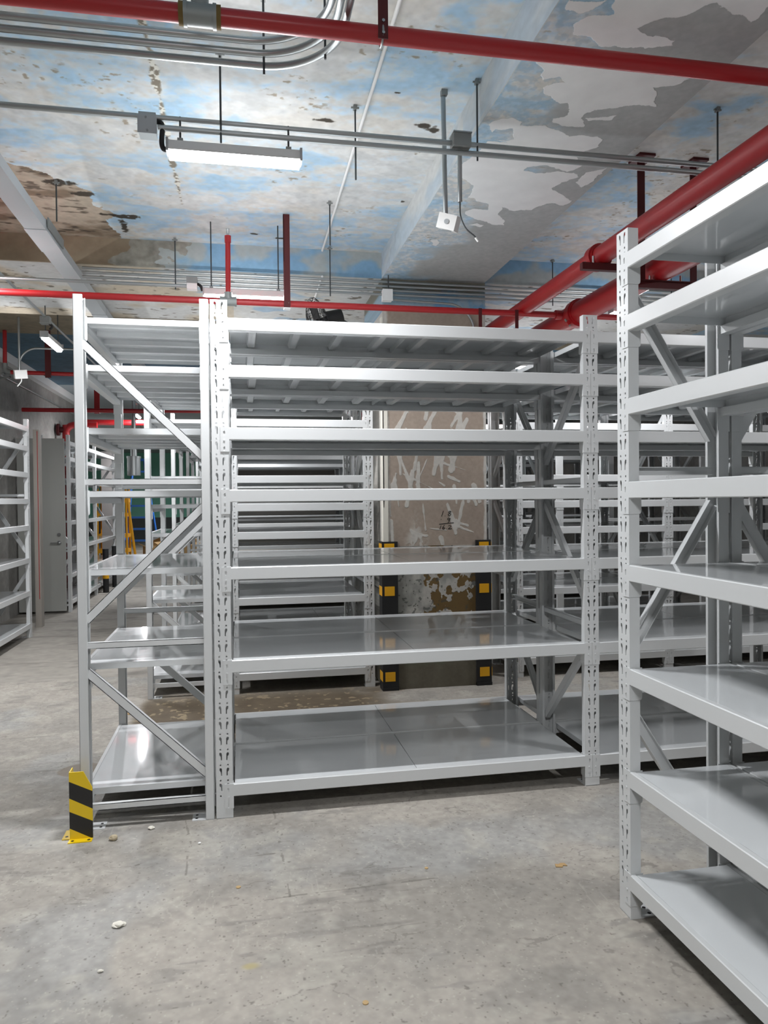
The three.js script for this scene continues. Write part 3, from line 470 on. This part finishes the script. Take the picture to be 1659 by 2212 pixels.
{
  // twin conduits with hangers and boxes
  const Z = 0.27;
  single('conduit', 'upper of the twin galvanised conduits above the hanging lamp', 'conduit', between([-2.88, 3.205, Z], [8.5, 3.205, Z], 0.0125, 12), M.galv, 'twin conduits');
  single('conduit', 'lower of the twin galvanised conduits, starting at the square junction box', 'conduit', between([-0.2, 3.158, Z + 0.012], [8.5, 3.158, Z + 0.012], 0.0125, 12), M.galv, 'twin conduits');
  const hr = (x, z, y0, y1, label) => { const o = thing('hanger_rod', label, 'rod', [x, 0, z]); part(o, 'rod', between([0, y0, 0], [0, y1, 0], 0.0045, 8), M.rod); const c = part(o, 'ceiling_clamp', [box(-0.009, 0.009, y1 - 0.022, y1, -0.012, 0.012), cyl(V(-0.02, y1 - 0.012, 0), V(0.02, y1 - 0.012, 0), 0.005, 8)], M.galvDull); return o; };
  hr(0.067, 0.29, 3.11, CH, 'thin rod holding the twin conduits just left of the lamp middle');
  hr(1.25, 0.276, 3.13, CH, 'thin rod holding the twin conduits at the lengthwise beam');
  hr(2.535, 0.25, 3.13, CH, 'thin rod holding the twin conduits at the far right');
  hr(0.72, -0.05, 3.14, CH, 'bare rod hanging from the ceiling right of the lamp');
  hr(0.737, -1.254, 3.22, CH, 'short bare rod beside the thin white line on the ceiling');
  hr(-0.95, -1.22, 3.26, CH, 'rod above the grey cable tray');
  const j = thing('junction_box', 'square galvanised junction box at the left end of the lamp conduit', 'box', [-0.242, 3.165, Z]);
  part(j, 'body', box(-0.036, 0.036, -0.045, 0.045, -0.03, 0.036), M.galv); part(j, 'cover', box(-0.04, 0.04, -0.047, 0.03, 0.036, 0.04), M.tray); part(j, 'screw', [cyl(V(-0.005, 0.02, 0.04), V(-0.005, 0.02, 0.042), 0.005, 10), cyl(V(0, -0.035, 0.04), V(0, -0.035, 0.042), 0.005, 10)], M.galvDull);
  single('flexible_hose', 'black corrugated hose from the junction box to the hanging lamp', 'hose', tube([V(-0.205, 3.19, Z), V(-0.182, 3.17, Z + 0.01), V(-0.185, 3.1, Z + 0.01), V(-0.18, 3.075, Z), V(-0.165, 3.07, Z)], 0.011, 30, 10), M.black);
  const j2 = thing('junction_box', 'galvanised junction box on the twin conduits at the lengthwise beam', 'box', [1.165, 3.205, Z + 0.01]);
  part(j2, 'body', box(-0.042, 0.042, -0.03, 0.03, -0.03, 0.04), M.galvDull); part(j2, 'lid', box(-0.045, 0.045, 0.03, 0.036, -0.034, 0.044), M.galv);
  // pole with square box and loose cable
  const e = thing('drop_box', 'white square box hanging on a vertical conduit pole', 'box', [1.125, 0, 0.16]);
  part(e, 'pole', between([0, 2.9, 0], [-0.005, 3.5, -0.01], 0.012, 12), M.galv); part(e, 'ceiling_clamp', box(-0.018, 0.012, 3.485, 3.51, -0.013, 0.013), M.galvDull);
  const bx = part(e, 'box_body', box(-0.045, 0.045, -0.035, 0.035, -0.045, 0.045), M.white); bx.position.set(0.012, 2.872, 0.01); bx.rotation.set(0.25, -0.5, -0.2);
  part(bx, 'knockout', [cyl(V(0, 0, 0.045), V(0, 0, 0.0475), 0.012, 12), cyl(V(-0.045, 0, 0), V(-0.048, 0, 0), 0.014, 12), cyl(V(0, -0.035, 0), V(0, -0.0375, 0), 0.024, 16)], M.tray);
  const d = thing('drop_conduit', 'short vertical conduit with a loose black cable below the junction box', 'conduit', [1.168, 0, 0.24]);
  part(d, 'pipe', between([0, 3.18, 0.02], [0.005, 2.945, 0], 0.011, 12), M.galv); part(d, 'cable', tube([V(0.005, 2.95, 0), V(0.008, 2.88, 0), V(0.03, 2.82, 0.01), V(0.065, 2.785, 0.02), V(0.075, 2.775, 0.02)], 0.0035, 30, 8), M.rod); part(d, 'cable_tip', between([0.075, 2.775, 0.02], [0.088, 2.757, 0.02], 0.006, 8), M.white);
  // three conduits bending towards the viewer
  for (let k = 0; k < 3; k++) {
    const zz = 0.72 - 0.0, y = 3.31 - k * 0.03, R = 0.16;
    single('conduit', `${['uppermost', 'middle', 'lowest'][k]} of three shiny conduits bending towards the viewer at upper left`, 'conduit', bentPipe([V(-2.88, y, zz - 0.03 - k * 0.028), V(0.47 + k * 0.025, y, zz - k * 0.028), V(0.5 + k * 0.025, y + 0.02, 6.1)], 0.014, 0.3, 14), M.galv, 'three bent conduits');
  }
  hr(0.242, 0.69, 3.2, CH, 'thin rod carrying the three bent conduits');
  hr(0.47, 0.8, 3.22, CH, 'rod at the bend of the three conduits');
  // grey cable tray running away on the left
  const tr = thing('cable_tray', 'grey closed cable tray running lengthwise under the ceiling on the left', 'tray', [0, 0, 0]);
  part(tr, 'trough', box(-1.13, -1.01, 3.2, 3.262, -6.2, 0.15), M.tray); part(tr, 'cover', box(-1.134, -1.006, 3.196, 3.266, -1.62, -1.2), M.tray); part(tr, 'cover', box(-1.133, -1.007, 3.197, 3.265, -4.4, -3.3), M.tray);
  for (let k = 0; k < 5; k++) part(tr, 'bolt', between([-1.006, 3.24, -1.3 - k * 0.06], [-0.994, 3.24, -1.3 - k * 0.06], 0.011, 8), M.steel);
  part(tr, 'bracket', box(-1.0, -0.992, 3.215, 3.275, -1.6, -1.2), M.galvDull);
  // thin white line on the ceiling, lengthwise
  single('thin_conduit', 'thin white line running lengthwise along the ceiling', 'conduit', [between([0.735, 3.495, 6], [0.79, 3.495, -2.18], 0.0085, 10), between([0.79, 3.3, -2.2], [0.8, 3.3, -3.8], 0.0085, 10)], M.white);
  // bundle of four under the cross beam
  for (let k = 0; k < 4; k++) single('conduit', `${['topmost', 'second', 'third', 'lowest'][k]} of four thin conduits running under the cross beam by the pillar`, 'conduit', between([-0.98, 3.256 - k * 0.033, -2.12], [8.5, 3.256 - k * 0.033, -2.12], 0.0095, 10), M.galv, 'conduits under the cross beam');
  for (const [x, n] of [[-0.32, 'left of the lamp box'], [0.84, 'left of the pillar'], [1.3, 'at the pillar corner'], [2.68, 'right of the pillar']]) hr(x, -2.1, 3.12, 3.5, 'thin rod carrying the four conduits ' + n);
  single('conduit', 'single conduit just above the long thin red pipe, far left to pillar', 'conduit', between([-2.92, 3.05, -1.75], [-0.2, 3.05, -1.75], 0.012, 10), M.galv);
  const j3 = thing('junction_box', 'pale square box at the pillar corner under the four conduits', 'box', [1.28, 3.145, -2.1]); part(j3, 'body', box(-0.03, 0.045, -0.045, 0.04, -0.03, 0.03), M.white); part(j3, 'cover', box(-0.033, 0.048, -0.048, 0.043, 0.03, 0.034), M.white);
  single('conduit', 'thin conduit arching down over the blue top of the pillar', 'conduit', bentPipe([V(1.32, 3.12, -2.12), V(1.98, 3.1, -2.12), V(2.03, 2.83, -2.15)], 0.0095, 0.18), M.galv);
  single('wall_hook', 'small metal hook fixed to the pillar under the arching conduit', 'hook', [tube([V(2.03, 2.9, -2.16), V(2.08, 2.92, -2.15), V(2.1, 2.88, -2.15), V(2.06, 2.85, -2.15), V(2.03, 2.86, -2.16)], 0.007, 24, 8), between([2.02, 2.8, -2.16], [2.03, 2.9, -2.16], 0.014, 10)], M.galv);
  const j4 = thing('junction_box', 'small grey box feeding the lamp behind the red pipe', 'box', [-0.18, 3.065, -1.75]); part(j4, 'body', box(-0.035, 0.035, -0.04, 0.04, -0.03, 0.03), M.white); part(j4, 'lid', box(-0.037, 0.037, 0.0, 0.042, -0.032, 0.034), M.galvDull);
  single('flexible_hose', 'short black hose to the lamp behind the red pipe', 'hose', tube([V(-0.145, 3.07, -1.75), V(-0.12, 3.05, -1.74), V(-0.11, 3.02, -1.75)], 0.01, 20, 8), M.black);
}
{
  // left aisle services
  const p = thing('sprinkler_pipe', 'bright red pipe with riser and grey elbow over the left aisle', 'pipe', [0, 0, -5.453]);
  part(p, 'pipe', between([-2.44, 3.03, 0], [1.0, 2.99, 0], 0.0235, 16), M.red); part(p, 'riser', between([-2.462, 3.06, 0], [-2.459, 3.5, 0], 0.022, 14), M.red);
  part(p, 'elbow_fitting', bentPipe([V(-2.464, 3.13, 0), V(-2.464, 3.032, 0), V(-2.4, 3.031, 0)], 0.03, 0.05), M.galvDull, 'bare galvanised elbow');
  const h = thing('pipe_hanger', 'red channel hanger of the left aisle pipe', 'hanger', [-1.995, 3.02, -5.42]); part(h, 'strap', box(-0.03, 0.03, -0.05, 0.49, -0.005, 0.02), M.darkred); const ub = new THREE.TorusGeometry(0.03, 0.005, 8, 20); ub.rotateY(Q); ub.translate(0, 0, -0.033); part(h, 'u_bolt', ub, M.galv);
  const e = thing('drop_box', 'white box with loose cable on a pole over the left aisle', 'box', [-2.13, 0, -4.78]);
  part(e, 'pole', between([0, 2.92, 0], [0, 3.5, 0], 0.012, 12), M.galv); const bx = part(e, 'box_body', box(-0.06, 0.06, -0.045, 0.045, -0.045, 0.045), M.white); bx.position.set(0.01, 2.9, 0); bx.rotation.set(0.2, 0.4, 0.05); part(e, 'cable', tube([V(0.02, 2.86, 0), V(0.015, 2.82, 0), V(-0.02, 2.77, 0.01)], 0.006, 16, 8), M.white);
  single('conduit', 'arching thin conduit over the left aisle lamp', 'conduit', bentPipe([V(-2.16, 2.9, -4.9), V(-2.16, 3.2, -4.9), V(-1.55, 3.2, -4.9)], 0.011, 0.18), M.galv);
  const jb = thing('junction_box', 'grey box above the left aisle lamp', 'box', [-1.55, 3.17, -3.45]); part(jb, 'body', box(-0.04, 0.04, -0.03, 0.03, -0.04, 0.04), M.galvDull); part(jb, 'lid', box(-0.044, 0.044, -0.034, -0.028, -0.044, 0.044), M.galv);
  single('conduit', 'lengthwise conduit feeding the left aisle lamp', 'conduit', between([-1.55, 3.2, 6], [-1.55, 3.2, -9.5], 0.011, 10), M.galv);
  single('flexible_hose', 'short dark hose from the grey box to the left aisle lamp', 'hose', tube([V(-1.53, 3.15, -3.46), V(-1.5, 3.12, -3.47), V(-1.52, 3.09, -3.47)], 0.011, 18, 8), M.black);
  single('wall_trunking', 'white trunking running lengthwise along the top of the left wall', 'trunking', box(XL, XL + 0.1, 3.385, 3.505, -11.4, 6.1), M.white);
  single('wall_conduit', 'thin conduit sloping along the left wall under the trunking', 'conduit', between([XL + 0.02, 3.2, -11], [XL + 0.02, 3.2, 0], 0.011, 8), M.galv);
  for (let k = 0; k < 2; k++) single('wall_conduit', ['nearer', 'farther'][k] + ' of two vertical conduits bending above the left edge rack', 'conduit', bentPipe([V(XL + 0.04, 2.45, -5.6 - k * 0.22), V(XL + 0.04, 2.98, -5.6 - k * 0.22), V(XL + 0.42, 3.02, -5.5 - k * 0.22)], 0.012, 0.16), M.galv, 'wall conduits');
  single('red_pipe', 'short dark red pipe fixed to the left wall beyond the door', 'pipe', between([-2.86, 2.86, -7.6], [-1.2, 2.86, -7.6], 0.03, 14), M.red);
  const g = thing('fire_main', 'dark red pipe dropping behind the grey door', 'pipe', [-2.73, 0, -9.7]); part(g, 'drop', between([0, 0.2, 0], [0, 2.86, 0], 0.055, 18), M.red); part(g, 'elbow', bentPipe([V(0, 2.6, 0), V(0, 2.86, 0), V(0.5, 2.86, 0)], 0.058, 0.14), M.red); part(g, 'valve_flange', [between([-0.14, 2.78, 0], [-0.1, 2.78, 0], 0.1, 18), between([-0.1, 2.78, 0], [0, 2.78, 0], 0.05, 14)], M.darkred);
  // far pipes behind the rows
  single('fire_main', 'far dark red main crossing behind the rows of racks', 'pipe', between([-2.6, 2.93, -9.9], [8.5, 2.93, -9.9], 0.05, 18), M.red);
  single('sprinkler_pipe', 'far bright red pipe under a lamp, seen through the shelves', 'pipe', between([-2.35, 2.97, -8.45], [8.5, 2.97, -8.45], 0.027, 14), M.red);
  const h2 = thing('pipe_hanger', 'red strap holding the far bright red pipe', 'hanger', [-2.0, 2.97, -8.41]); part(h2, 'strap', box(-0.04, 0.04, -0.06, 0.5, -0.005, 0.01), M.red); part(h2, 'bolt', cyl(V(0, -0.03, 0.01), V(0, -0.03, 0.02), 0.01, 8), M.steel);
}

// ---------- wall fan on the pillar ----------
{
  const f = thing('wall_fan', 'black wire-cage fan peeking over the top shelf beside the pillar', 'fan', [0.79, 3.0, -2.45], 0);
  const cage = new THREE.Group(); cage.name = 'cage'; cage.rotation.set(0, 0, 0.42); f.add(cage);
  const gs = []; for (let k = 0; k < 28; k++) { const a = k / 28 * Math.PI * 2, c = Math.cos(a), s = Math.sin(a); gs.push(tube([V(-0.085, 0.05 * c, 0.05 * s), V(-0.075, 0.12 * c, 0.12 * s), V(-0.03, 0.195 * c, 0.195 * s), V(0.01, 0.2 * c, 0.2 * s), V(0.05, 0.14 * c, 0.14 * s), V(0.06, 0.06 * c, 0.06 * s)], 0.0016, 12, 5)); }
  for (const [x, r] of [[-0.08, 0.1], [-0.06, 0.15], [-0.03, 0.195], [0.01, 0.2], [0.05, 0.14]]) { const t = new THREE.TorusGeometry(r, 0.0028, 6, 40); t.rotateY(Q); t.translate(x, 0, 0); gs.push(t); }
  const mesh = part(f, 'wire_cage', gs, M.black); f.remove(cage); mesh.rotation.z = 0.32;
  const bl = part(f, 'blades', [0, 1, 2].map((k) => { const g = new THREE.BoxGeometry(0.006, 0.15, 0.09); g.rotateY(0.5); g.translate(-0.01, 0.09, 0); g.rotateX(k * 2.094); return g; }), M.black); bl.rotation.z = 0.32;
  const hub = part(f, 'motor', [cyl(V(0.06, 0, 0), V(0.2, 0, 0), 0.07, 20, 0.055), cyl(V(-0.03, 0, 0), V(0.06, 0, 0), 0.03, 14)], M.black); hub.rotation.z = 0.32;
  part(f, 'wall_arm', [cyl(V(0.15, 0.03, 0), V(0.48, -0.12, 0), 0.02, 12), box(0.472, 0.489, -0.22, -0.02, -0.05, 0.05)], M.black);
}

// ---------- corner guards ----------
{
  const h = 1.2;
  for (const [sx, x0, x1, lab] of [[1, 1.262, 1.372, 'black rubber corner guard with yellow bands on the left pillar corner'], [-1, 2.138, 2.03, 'black rubber corner guard with yellow bands on the right pillar corner']]) {
    const o = thing('corner_guard', lab, 'guard', [0, 0, 0], 0, 'pillar corner guards');
    part(o, 'rubber_profile', [box(x0, x1, 0.0, h, -2.2, -2.178), box(x0 - sx * 0.02, x0, 0.0, h, -2.3, -2.178), box(x0 - sx * 0.022, x1, 0, 0.025, -2.3, -2.172)], M.rubber);
    for (const y of [0.075, 0.42, 0.765, 1.11]) part(o, 'yellow_band', [box(x0, x0 + sx * 0.082, y - 0.0, y + 0.075, -2.178, -2.1755), box(x0 - sx * 0.0225, x0 - sx * 0.02, y, y + 0.075, -2.29, -2.1755)], M.reflective);
    part(o, 'bolt', [0.28, 0.33, 0.6, 0.95].map((y) => cyl(V(x0 + sx * 0.095, y, -2.178), V(x0 + sx * 0.095, y, -2.172), 0.007, 10)), M.steel);
  }
  // steel post protector
  const cv = document.createElement('canvas'); cv.width = 128; cv.height = 384; const g = cv.getContext('2d'); g.fillStyle = '#e6c20c'; g.fillRect(0, 0, 128, 384); g.fillStyle = '#131313';
  for (const y of [52, 222]) { g.beginPath(); g.moveTo(0, y); g.lineTo(128, y + 62); g.lineTo(128, y + 162); g.lineTo(0, y + 94); g.fill(); }
  const t = new THREE.CanvasTexture(cv); t.colorSpace = THREE.SRGBColorSpace; const gm = P({ map: t, roughness: 0.45, clearcoat: 0.3, clearcoatRoughness: 0.3 });
  const o = thing('post_guard', 'yellow and black striped steel corner guard on the floor at the left front post', 'guard', [-0.648, 0, 0.085]);
  const sh = new THREE.Shape([[0, 0], [0.1, 0], [0.1, 0.235], [0.062, 0.31], [0, 0.31]].map((a) => new THREE.Vector2(...a)));
  const e = new THREE.ExtrudeGeometry(sh, { depth: 0.004, bevelEnabled: false }); part(o, 'front_plate', uvRect(e, (x) => x / 0.1, (x, y) => y / 0.31), gm);
  const s2 = new THREE.Shape([[0, 0], [0.1, 0], [0.1, 0.235], [0.062, 0.31], [0, 0.31]].map((a) => new THREE.Vector2(...a)));
  const e2 = new THREE.ExtrudeGeometry(s2, { depth: 0.004, bevelEnabled: false }); const u2 = uvRect(e2, (x) => x / 0.1, (x, y) => y / 0.31); u2.rotateY(Q); part(o, 'side_plate', u2, gm);
  const f = part(o, 'foot_flange', [box(-0.002, 0.1, 0, 0.004, 0.003, 0.04), box(-0.036, 0.001, 0, 0.004, -0.1, -0.004)], M.yellow); for (const [hx, hz] of [[0.015, 0.022], [0.085, 0.022], [-0.02, -0.03]]) part(f, 'bolt_hole', cyl(V(hx, 0.0038, hz), V(hx, 0.0046, hz), 0.007, 10), M.black);
}

// ---------- door and far left corner ----------
{
  const d = structure('door_1', 'plain grey steel door leaf standing open by the left wall', 'door');
  part(d, 'leaf', box(-2.88, -2.267, 0.03, 2.44, -7.42, -7.375), M.door);
  const hd = part(d, 'lever_handle', [cyl(V(-2.345, 0.985, -7.375), V(-2.345, 0.985, -7.36), 0.028, 18), cyl(V(-2.345, 0.985, -7.36), V(-2.345, 0.985, -7.32), 0.01, 10), cyl(V(-2.345, 0.985, -7.325), V(-2.45, 0.985, -7.325), 0.009, 10)], M.steel, 'steel lever handle');
  part(d, 'lock_cylinder', cyl(V(-2.345, 1.1, -7.375), V(-2.345, 1.1, -7.355), 0.024, 18), M.steel);
  const j = structure('trim_1', 'tall beige steel door jamb with a red edge strip', 'jamb');
  part(j, 'jamb', box(-2.365, -2.295, 0, 2.45, -6.3, -6.18), M.doorEdge); part(j, 'red_strip', box(-2.318, -2.311, 0.35, 2.43, -6.18, -6.177), M.red);
  single('red_cabinet', 'dark red cabinet behind the far left rack', 'cabinet', [box(-2.86, -2.66, 0.1, 2.0, -9.3, -7.75), box(-2.665, -2.655, 0.15, 1.95, -8.54, -8.52)], M.darkPanel);
  const pa = thing('partition', 'tall grey partition panel in the far left', 'panel', [-3.1, 0, -16.2]); part(pa, 'panel', box(-0.2, 0.12, 0, 2.85, -0.6, 0), M.grey); part(pa, 'edge_trim', box(0.12, 0.14, 0, 2.85, -0.6, 0.01), M.doorEdge);
  for (const [x, z, n] of [[-2.135, -9.75, 'left'], [-2.12, -10.6, 'right']]) { const b = thing('bollard', `small black and yellow post in the left aisle, ${n} one`, 'bollard', [x, 0, z], 0, 'aisle posts'); part(b, 'post', cyl(V(0, 0, 0), V(0, 0.75, 0), 0.05, 16), M.rubber); part(b, 'yellow_band', cyl(V(0, 0.24, 0), V(0, 0.33, 0), 0.052, 16), M.reflective); }
  // blue A-frame step ladder
  const l = thing('step_ladder', 'tall blue step ladder standing open in the far left', 'ladder', [-2.97, 0, -20.9]);
  for (const s of [-1, 1]) { part(l, 'rail', cyl(V(s * 0.44, 0, 0.5), V(s * 0.16, 2.9, 0.0), 0.035, 8), M.blue); part(l, 'rear_leg', cyl(V(s * 0.5, 0, -0.7), V(s * 0.17, 2.85, -0.05), 0.03, 8), M.blue); }
  for (let k = 1; k < 8; k++) { const y = k * 0.36, w = 0.44 - 0.28 * y / 2.9; part(l, 'step', box(-w, w, y - 0.03, y + 0.03, 0.5 - 0.5 * y / 2.9 - 0.06, 0.5 - 0.5 * y / 2.9 + 0.05), M.blue); }
  part(l, 'top_cap', box(-0.2, 0.2, 2.86, 2.93, -0.12, 0.1), M.blue);
  // amber trolley
  const y = thing('tool_trolley', 'yellow shelf trolley loaded with odds and ends in the far left', 'trolley', [-3.42, 0, -18.8]);
  for (const [x, z] of [[-0.4, 0.3], [0.4, 0.3], [-0.4, -0.3], [0.4, -0.3]]) part(y, 'upright', cyl(V(x, 0, z), V(x * 0.95, 2.1, z), 0.03, 8), M.amber);
  for (const h of [0.12, 0.55, 1.15, 1.55, 2.0]) part(y, 'shelf', box(-0.42, 0.42, h, h + 0.1, -0.32, 0.32), M.amber);
  part(y, 'slanted_leg', cyl(V(0.62, 0, 0.3), V(0.42, 1.7, 0.3), 0.035, 8), M.amber);
  single('cloth_bundle', 'white bundle on the lowest shelf of the yellow trolley', 'bundle', (() => { const g = new THREE.IcosahedronGeometry(0.15, 3), p = g.attributes.position; for (let i = 0; i < p.count; i++) { const k = 0.85 + 0.3 * fbm(p.getX(i) * 9 + 5, p.getY(i) * 9 + p.getZ(i) * 7, 3, 77); p.setXYZ(i, p.getX(i) * k * 1.3, p.getY(i) * k, p.getZ(i) * k); } g.computeVertexNormals(); return g; })(), M.white, null, [-3.32, 0.385, -18.7]);
  single('rag', 'lime green rag on the trolley', 'rag', (() => { const g = new THREE.IcosahedronGeometry(0.12, 3), p = g.attributes.position; for (let i = 0; i < p.count; i++) { const k = 0.7 + 0.6 * fbm(p.getX(i) * 14 + 5, p.getY(i) * 9 + p.getZ(i) * 12, 3, 78); p.setXYZ(i, p.getX(i) * k * 2, Math.max(-0.05, p.getY(i) * k * 0.6), p.getZ(i) * k); } g.computeVertexNormals(); return g; })(), S({ color: 0xc3d83a, roughness: 0.9 }), null, [-3.37, 1.31, -18.7]);
  // open cardboard boxes
  const bxs = [[-2.3, -18.0, 0.4, 0.32, 0.3, 'closest to the trolley'], [-1.9, -18.9, 0.45, 0.3, -0.4, 'at the foot of the blue ladder'], [-2.2, -19.7, 0.5, 0.42, 0.9, 'largest, at the back of the heap'], [-1.3, -17.4, 0.4, 0.34, 0.5, 'seen under the far shelf'], [-0.95, -18.6, 0.4, 0.45, -0.2, 'standing tall under the far shelf'], [-0.2, -17.6, 0.35, 0.42, 0.2, 'rightmost of the heap']];
  for (const [x, z, w, h, a, n] of bxs) {
    const b = thing('cardboard_box', 'open brown cardboard box, ' + n, 'box', [x, 0, z], a, 'cardboard boxes in the far left');
    part(b, 'body', [box(-w / 2, w / 2, 0, 0.01, -w / 2, w / 2), box(-w / 2, -w / 2 + 0.008, 0, h, -w / 2, w / 2), box(w / 2 - 0.008, w / 2, 0, h, -w / 2, w / 2), box(-w / 2, w / 2, 0, h, -w / 2, -w / 2 + 0.008), box(-w / 2, w / 2, 0, h, w / 2 - 0.008, w / 2)], M.cardboard);
    for (const s of [-1, 1]) { const f = part(b, 'flap', box(0, s * 0.16, 0, 0.008, -w / 2, w / 2), M.cardboard); f.position.set(s * w / 2, h, 0); f.rotation.z = s * 0.5; }
  }
  // hanging metal canister in the aisle
  const c = thing('hanging_canister', 'shiny metal canister hanging on a pipe in the far left aisle', 'duct', [-1.55, 0, -9.0]);
  part(c, 'stem', cyl(V(0, 2.38, 0), V(0.01, 3.5, 0), 0.035, 14), M.galv); part(c, 'drum', [cyl(V(0, 1.98, 0), V(0, 2.28, 0), 0.105, 24), cyl(V(0, 2.26, 0), V(0, 2.29, 0), 0.112, 24), cyl(V(0, 2.29, 0), V(0, 2.4, 0), 0.05, 18)], M.galv);
}

// ---------- litter on the floor ----------
{
  const crumb = (s, seedn, flat) => { const g = new THREE.IcosahedronGeometry(s, 2), p = g.attributes.position; for (let i = 0; i < p.count; i++) { const k = 0.55 + 0.9 * fbm(p.getX(i) / s * 1.5 + seedn, p.getY(i) / s * 1.5 + p.getZ(i) / s, 3, seedn); p.setXYZ(i, p.getX(i) * k * 1.4, p.getY(i) * k * flat, p.getZ(i) * k); } g.computeVertexNormals(); g.computeBoundingBox(); g.translate(0, -g.boundingBox.min.y, 0); return g; };
  const tanM = S({ color: 0xb3a68c, roughness: 0.95 });
  single('plaster_crumb', 'tan crumpled lump on the floor right of the striped guard', 'debris', crumb(0.014, 3, 0.9), tanM, null, [-0.454, 0, 0.128]);
  single('plaster_crumb', 'pale crumb on the floor in front of the end rack', 'debris', crumb(0.011, 5, 0.6), M.plaster, null, [-0.297, 0, 0.045]);
  single('plaster_crumb', 'pale flat crumb on the open floor at lower left', 'debris', crumb(0.016, 8, 0.45), M.plaster, null, [-0.318, 0, 0.853]);
  single('plaster_crumb', 'tiny white crumb beside the rack foot', 'debris', crumb(0.005, 12, 0.7), M.white, null, [-0.067, 0, 0.249]);
  single('plaster_crumb', 'tiny pale crumb at the lower left', 'debris', crumb(0.006, 14, 0.7), M.plaster, null, [-0.337, 0, 1.116]);
  const disc = S({ color: 0xb59a70, roughness: 0.9 });
  single('cardboard_disc', 'small tan disc on the floor left of centre', 'debris', new THREE.CylinderGeometry(0.0095, 0.0095, 0.003, 20), disc, 'tan discs on the floor', [0.104, 0.0016, 0.668]);
  single('cardboard_disc', 'small tan disc at the bottom of the view', 'debris', new THREE.CylinderGeometry(0.0095, 0.0095, 0.003, 20), disc, 'tan discs on the floor', [0.485, 0.0016, 1.441]);
  single('cardboard_disc', 'small tan disc nearer the right rack', 'debris', new THREE.CylinderGeometry(0.0075, 0.0075, 0.003, 20), disc, 'tan discs on the floor', [0.871, 0.0016, 0.677]);
  const s = new THREE.Shape([[-0.03, -0.012], [0.004, -0.02], [0.012, -0.006], [0.034, -0.012], [0.03, 0.012], [0.008, 0.016], [-0.006, 0.008], [-0.022, 0.014]].map((a) => new THREE.Vector2(...a)));
  const e = new THREE.ExtrudeGeometry(s, { depth: 0.003, bevelEnabled: false }); e.rotateX(-Q); e.scale(0.8, 1, 0.9); single('cardboard_scrap', 'torn brown cardboard scrap on the floor near the right rack', 'debris', e, M.cardboard, null, [1.422, 0.001, 0.772]);
  const e2 = e.clone(); e2.scale(2.2, 1, 2.2); single('cardboard_scrap', 'brown cardboard scrap in the aisle beside the second end-on rack', 'debris', e2, M.cardboard, null, [-0.66, 0.001, -1.98]);
}
renderer.render(scene, camera);
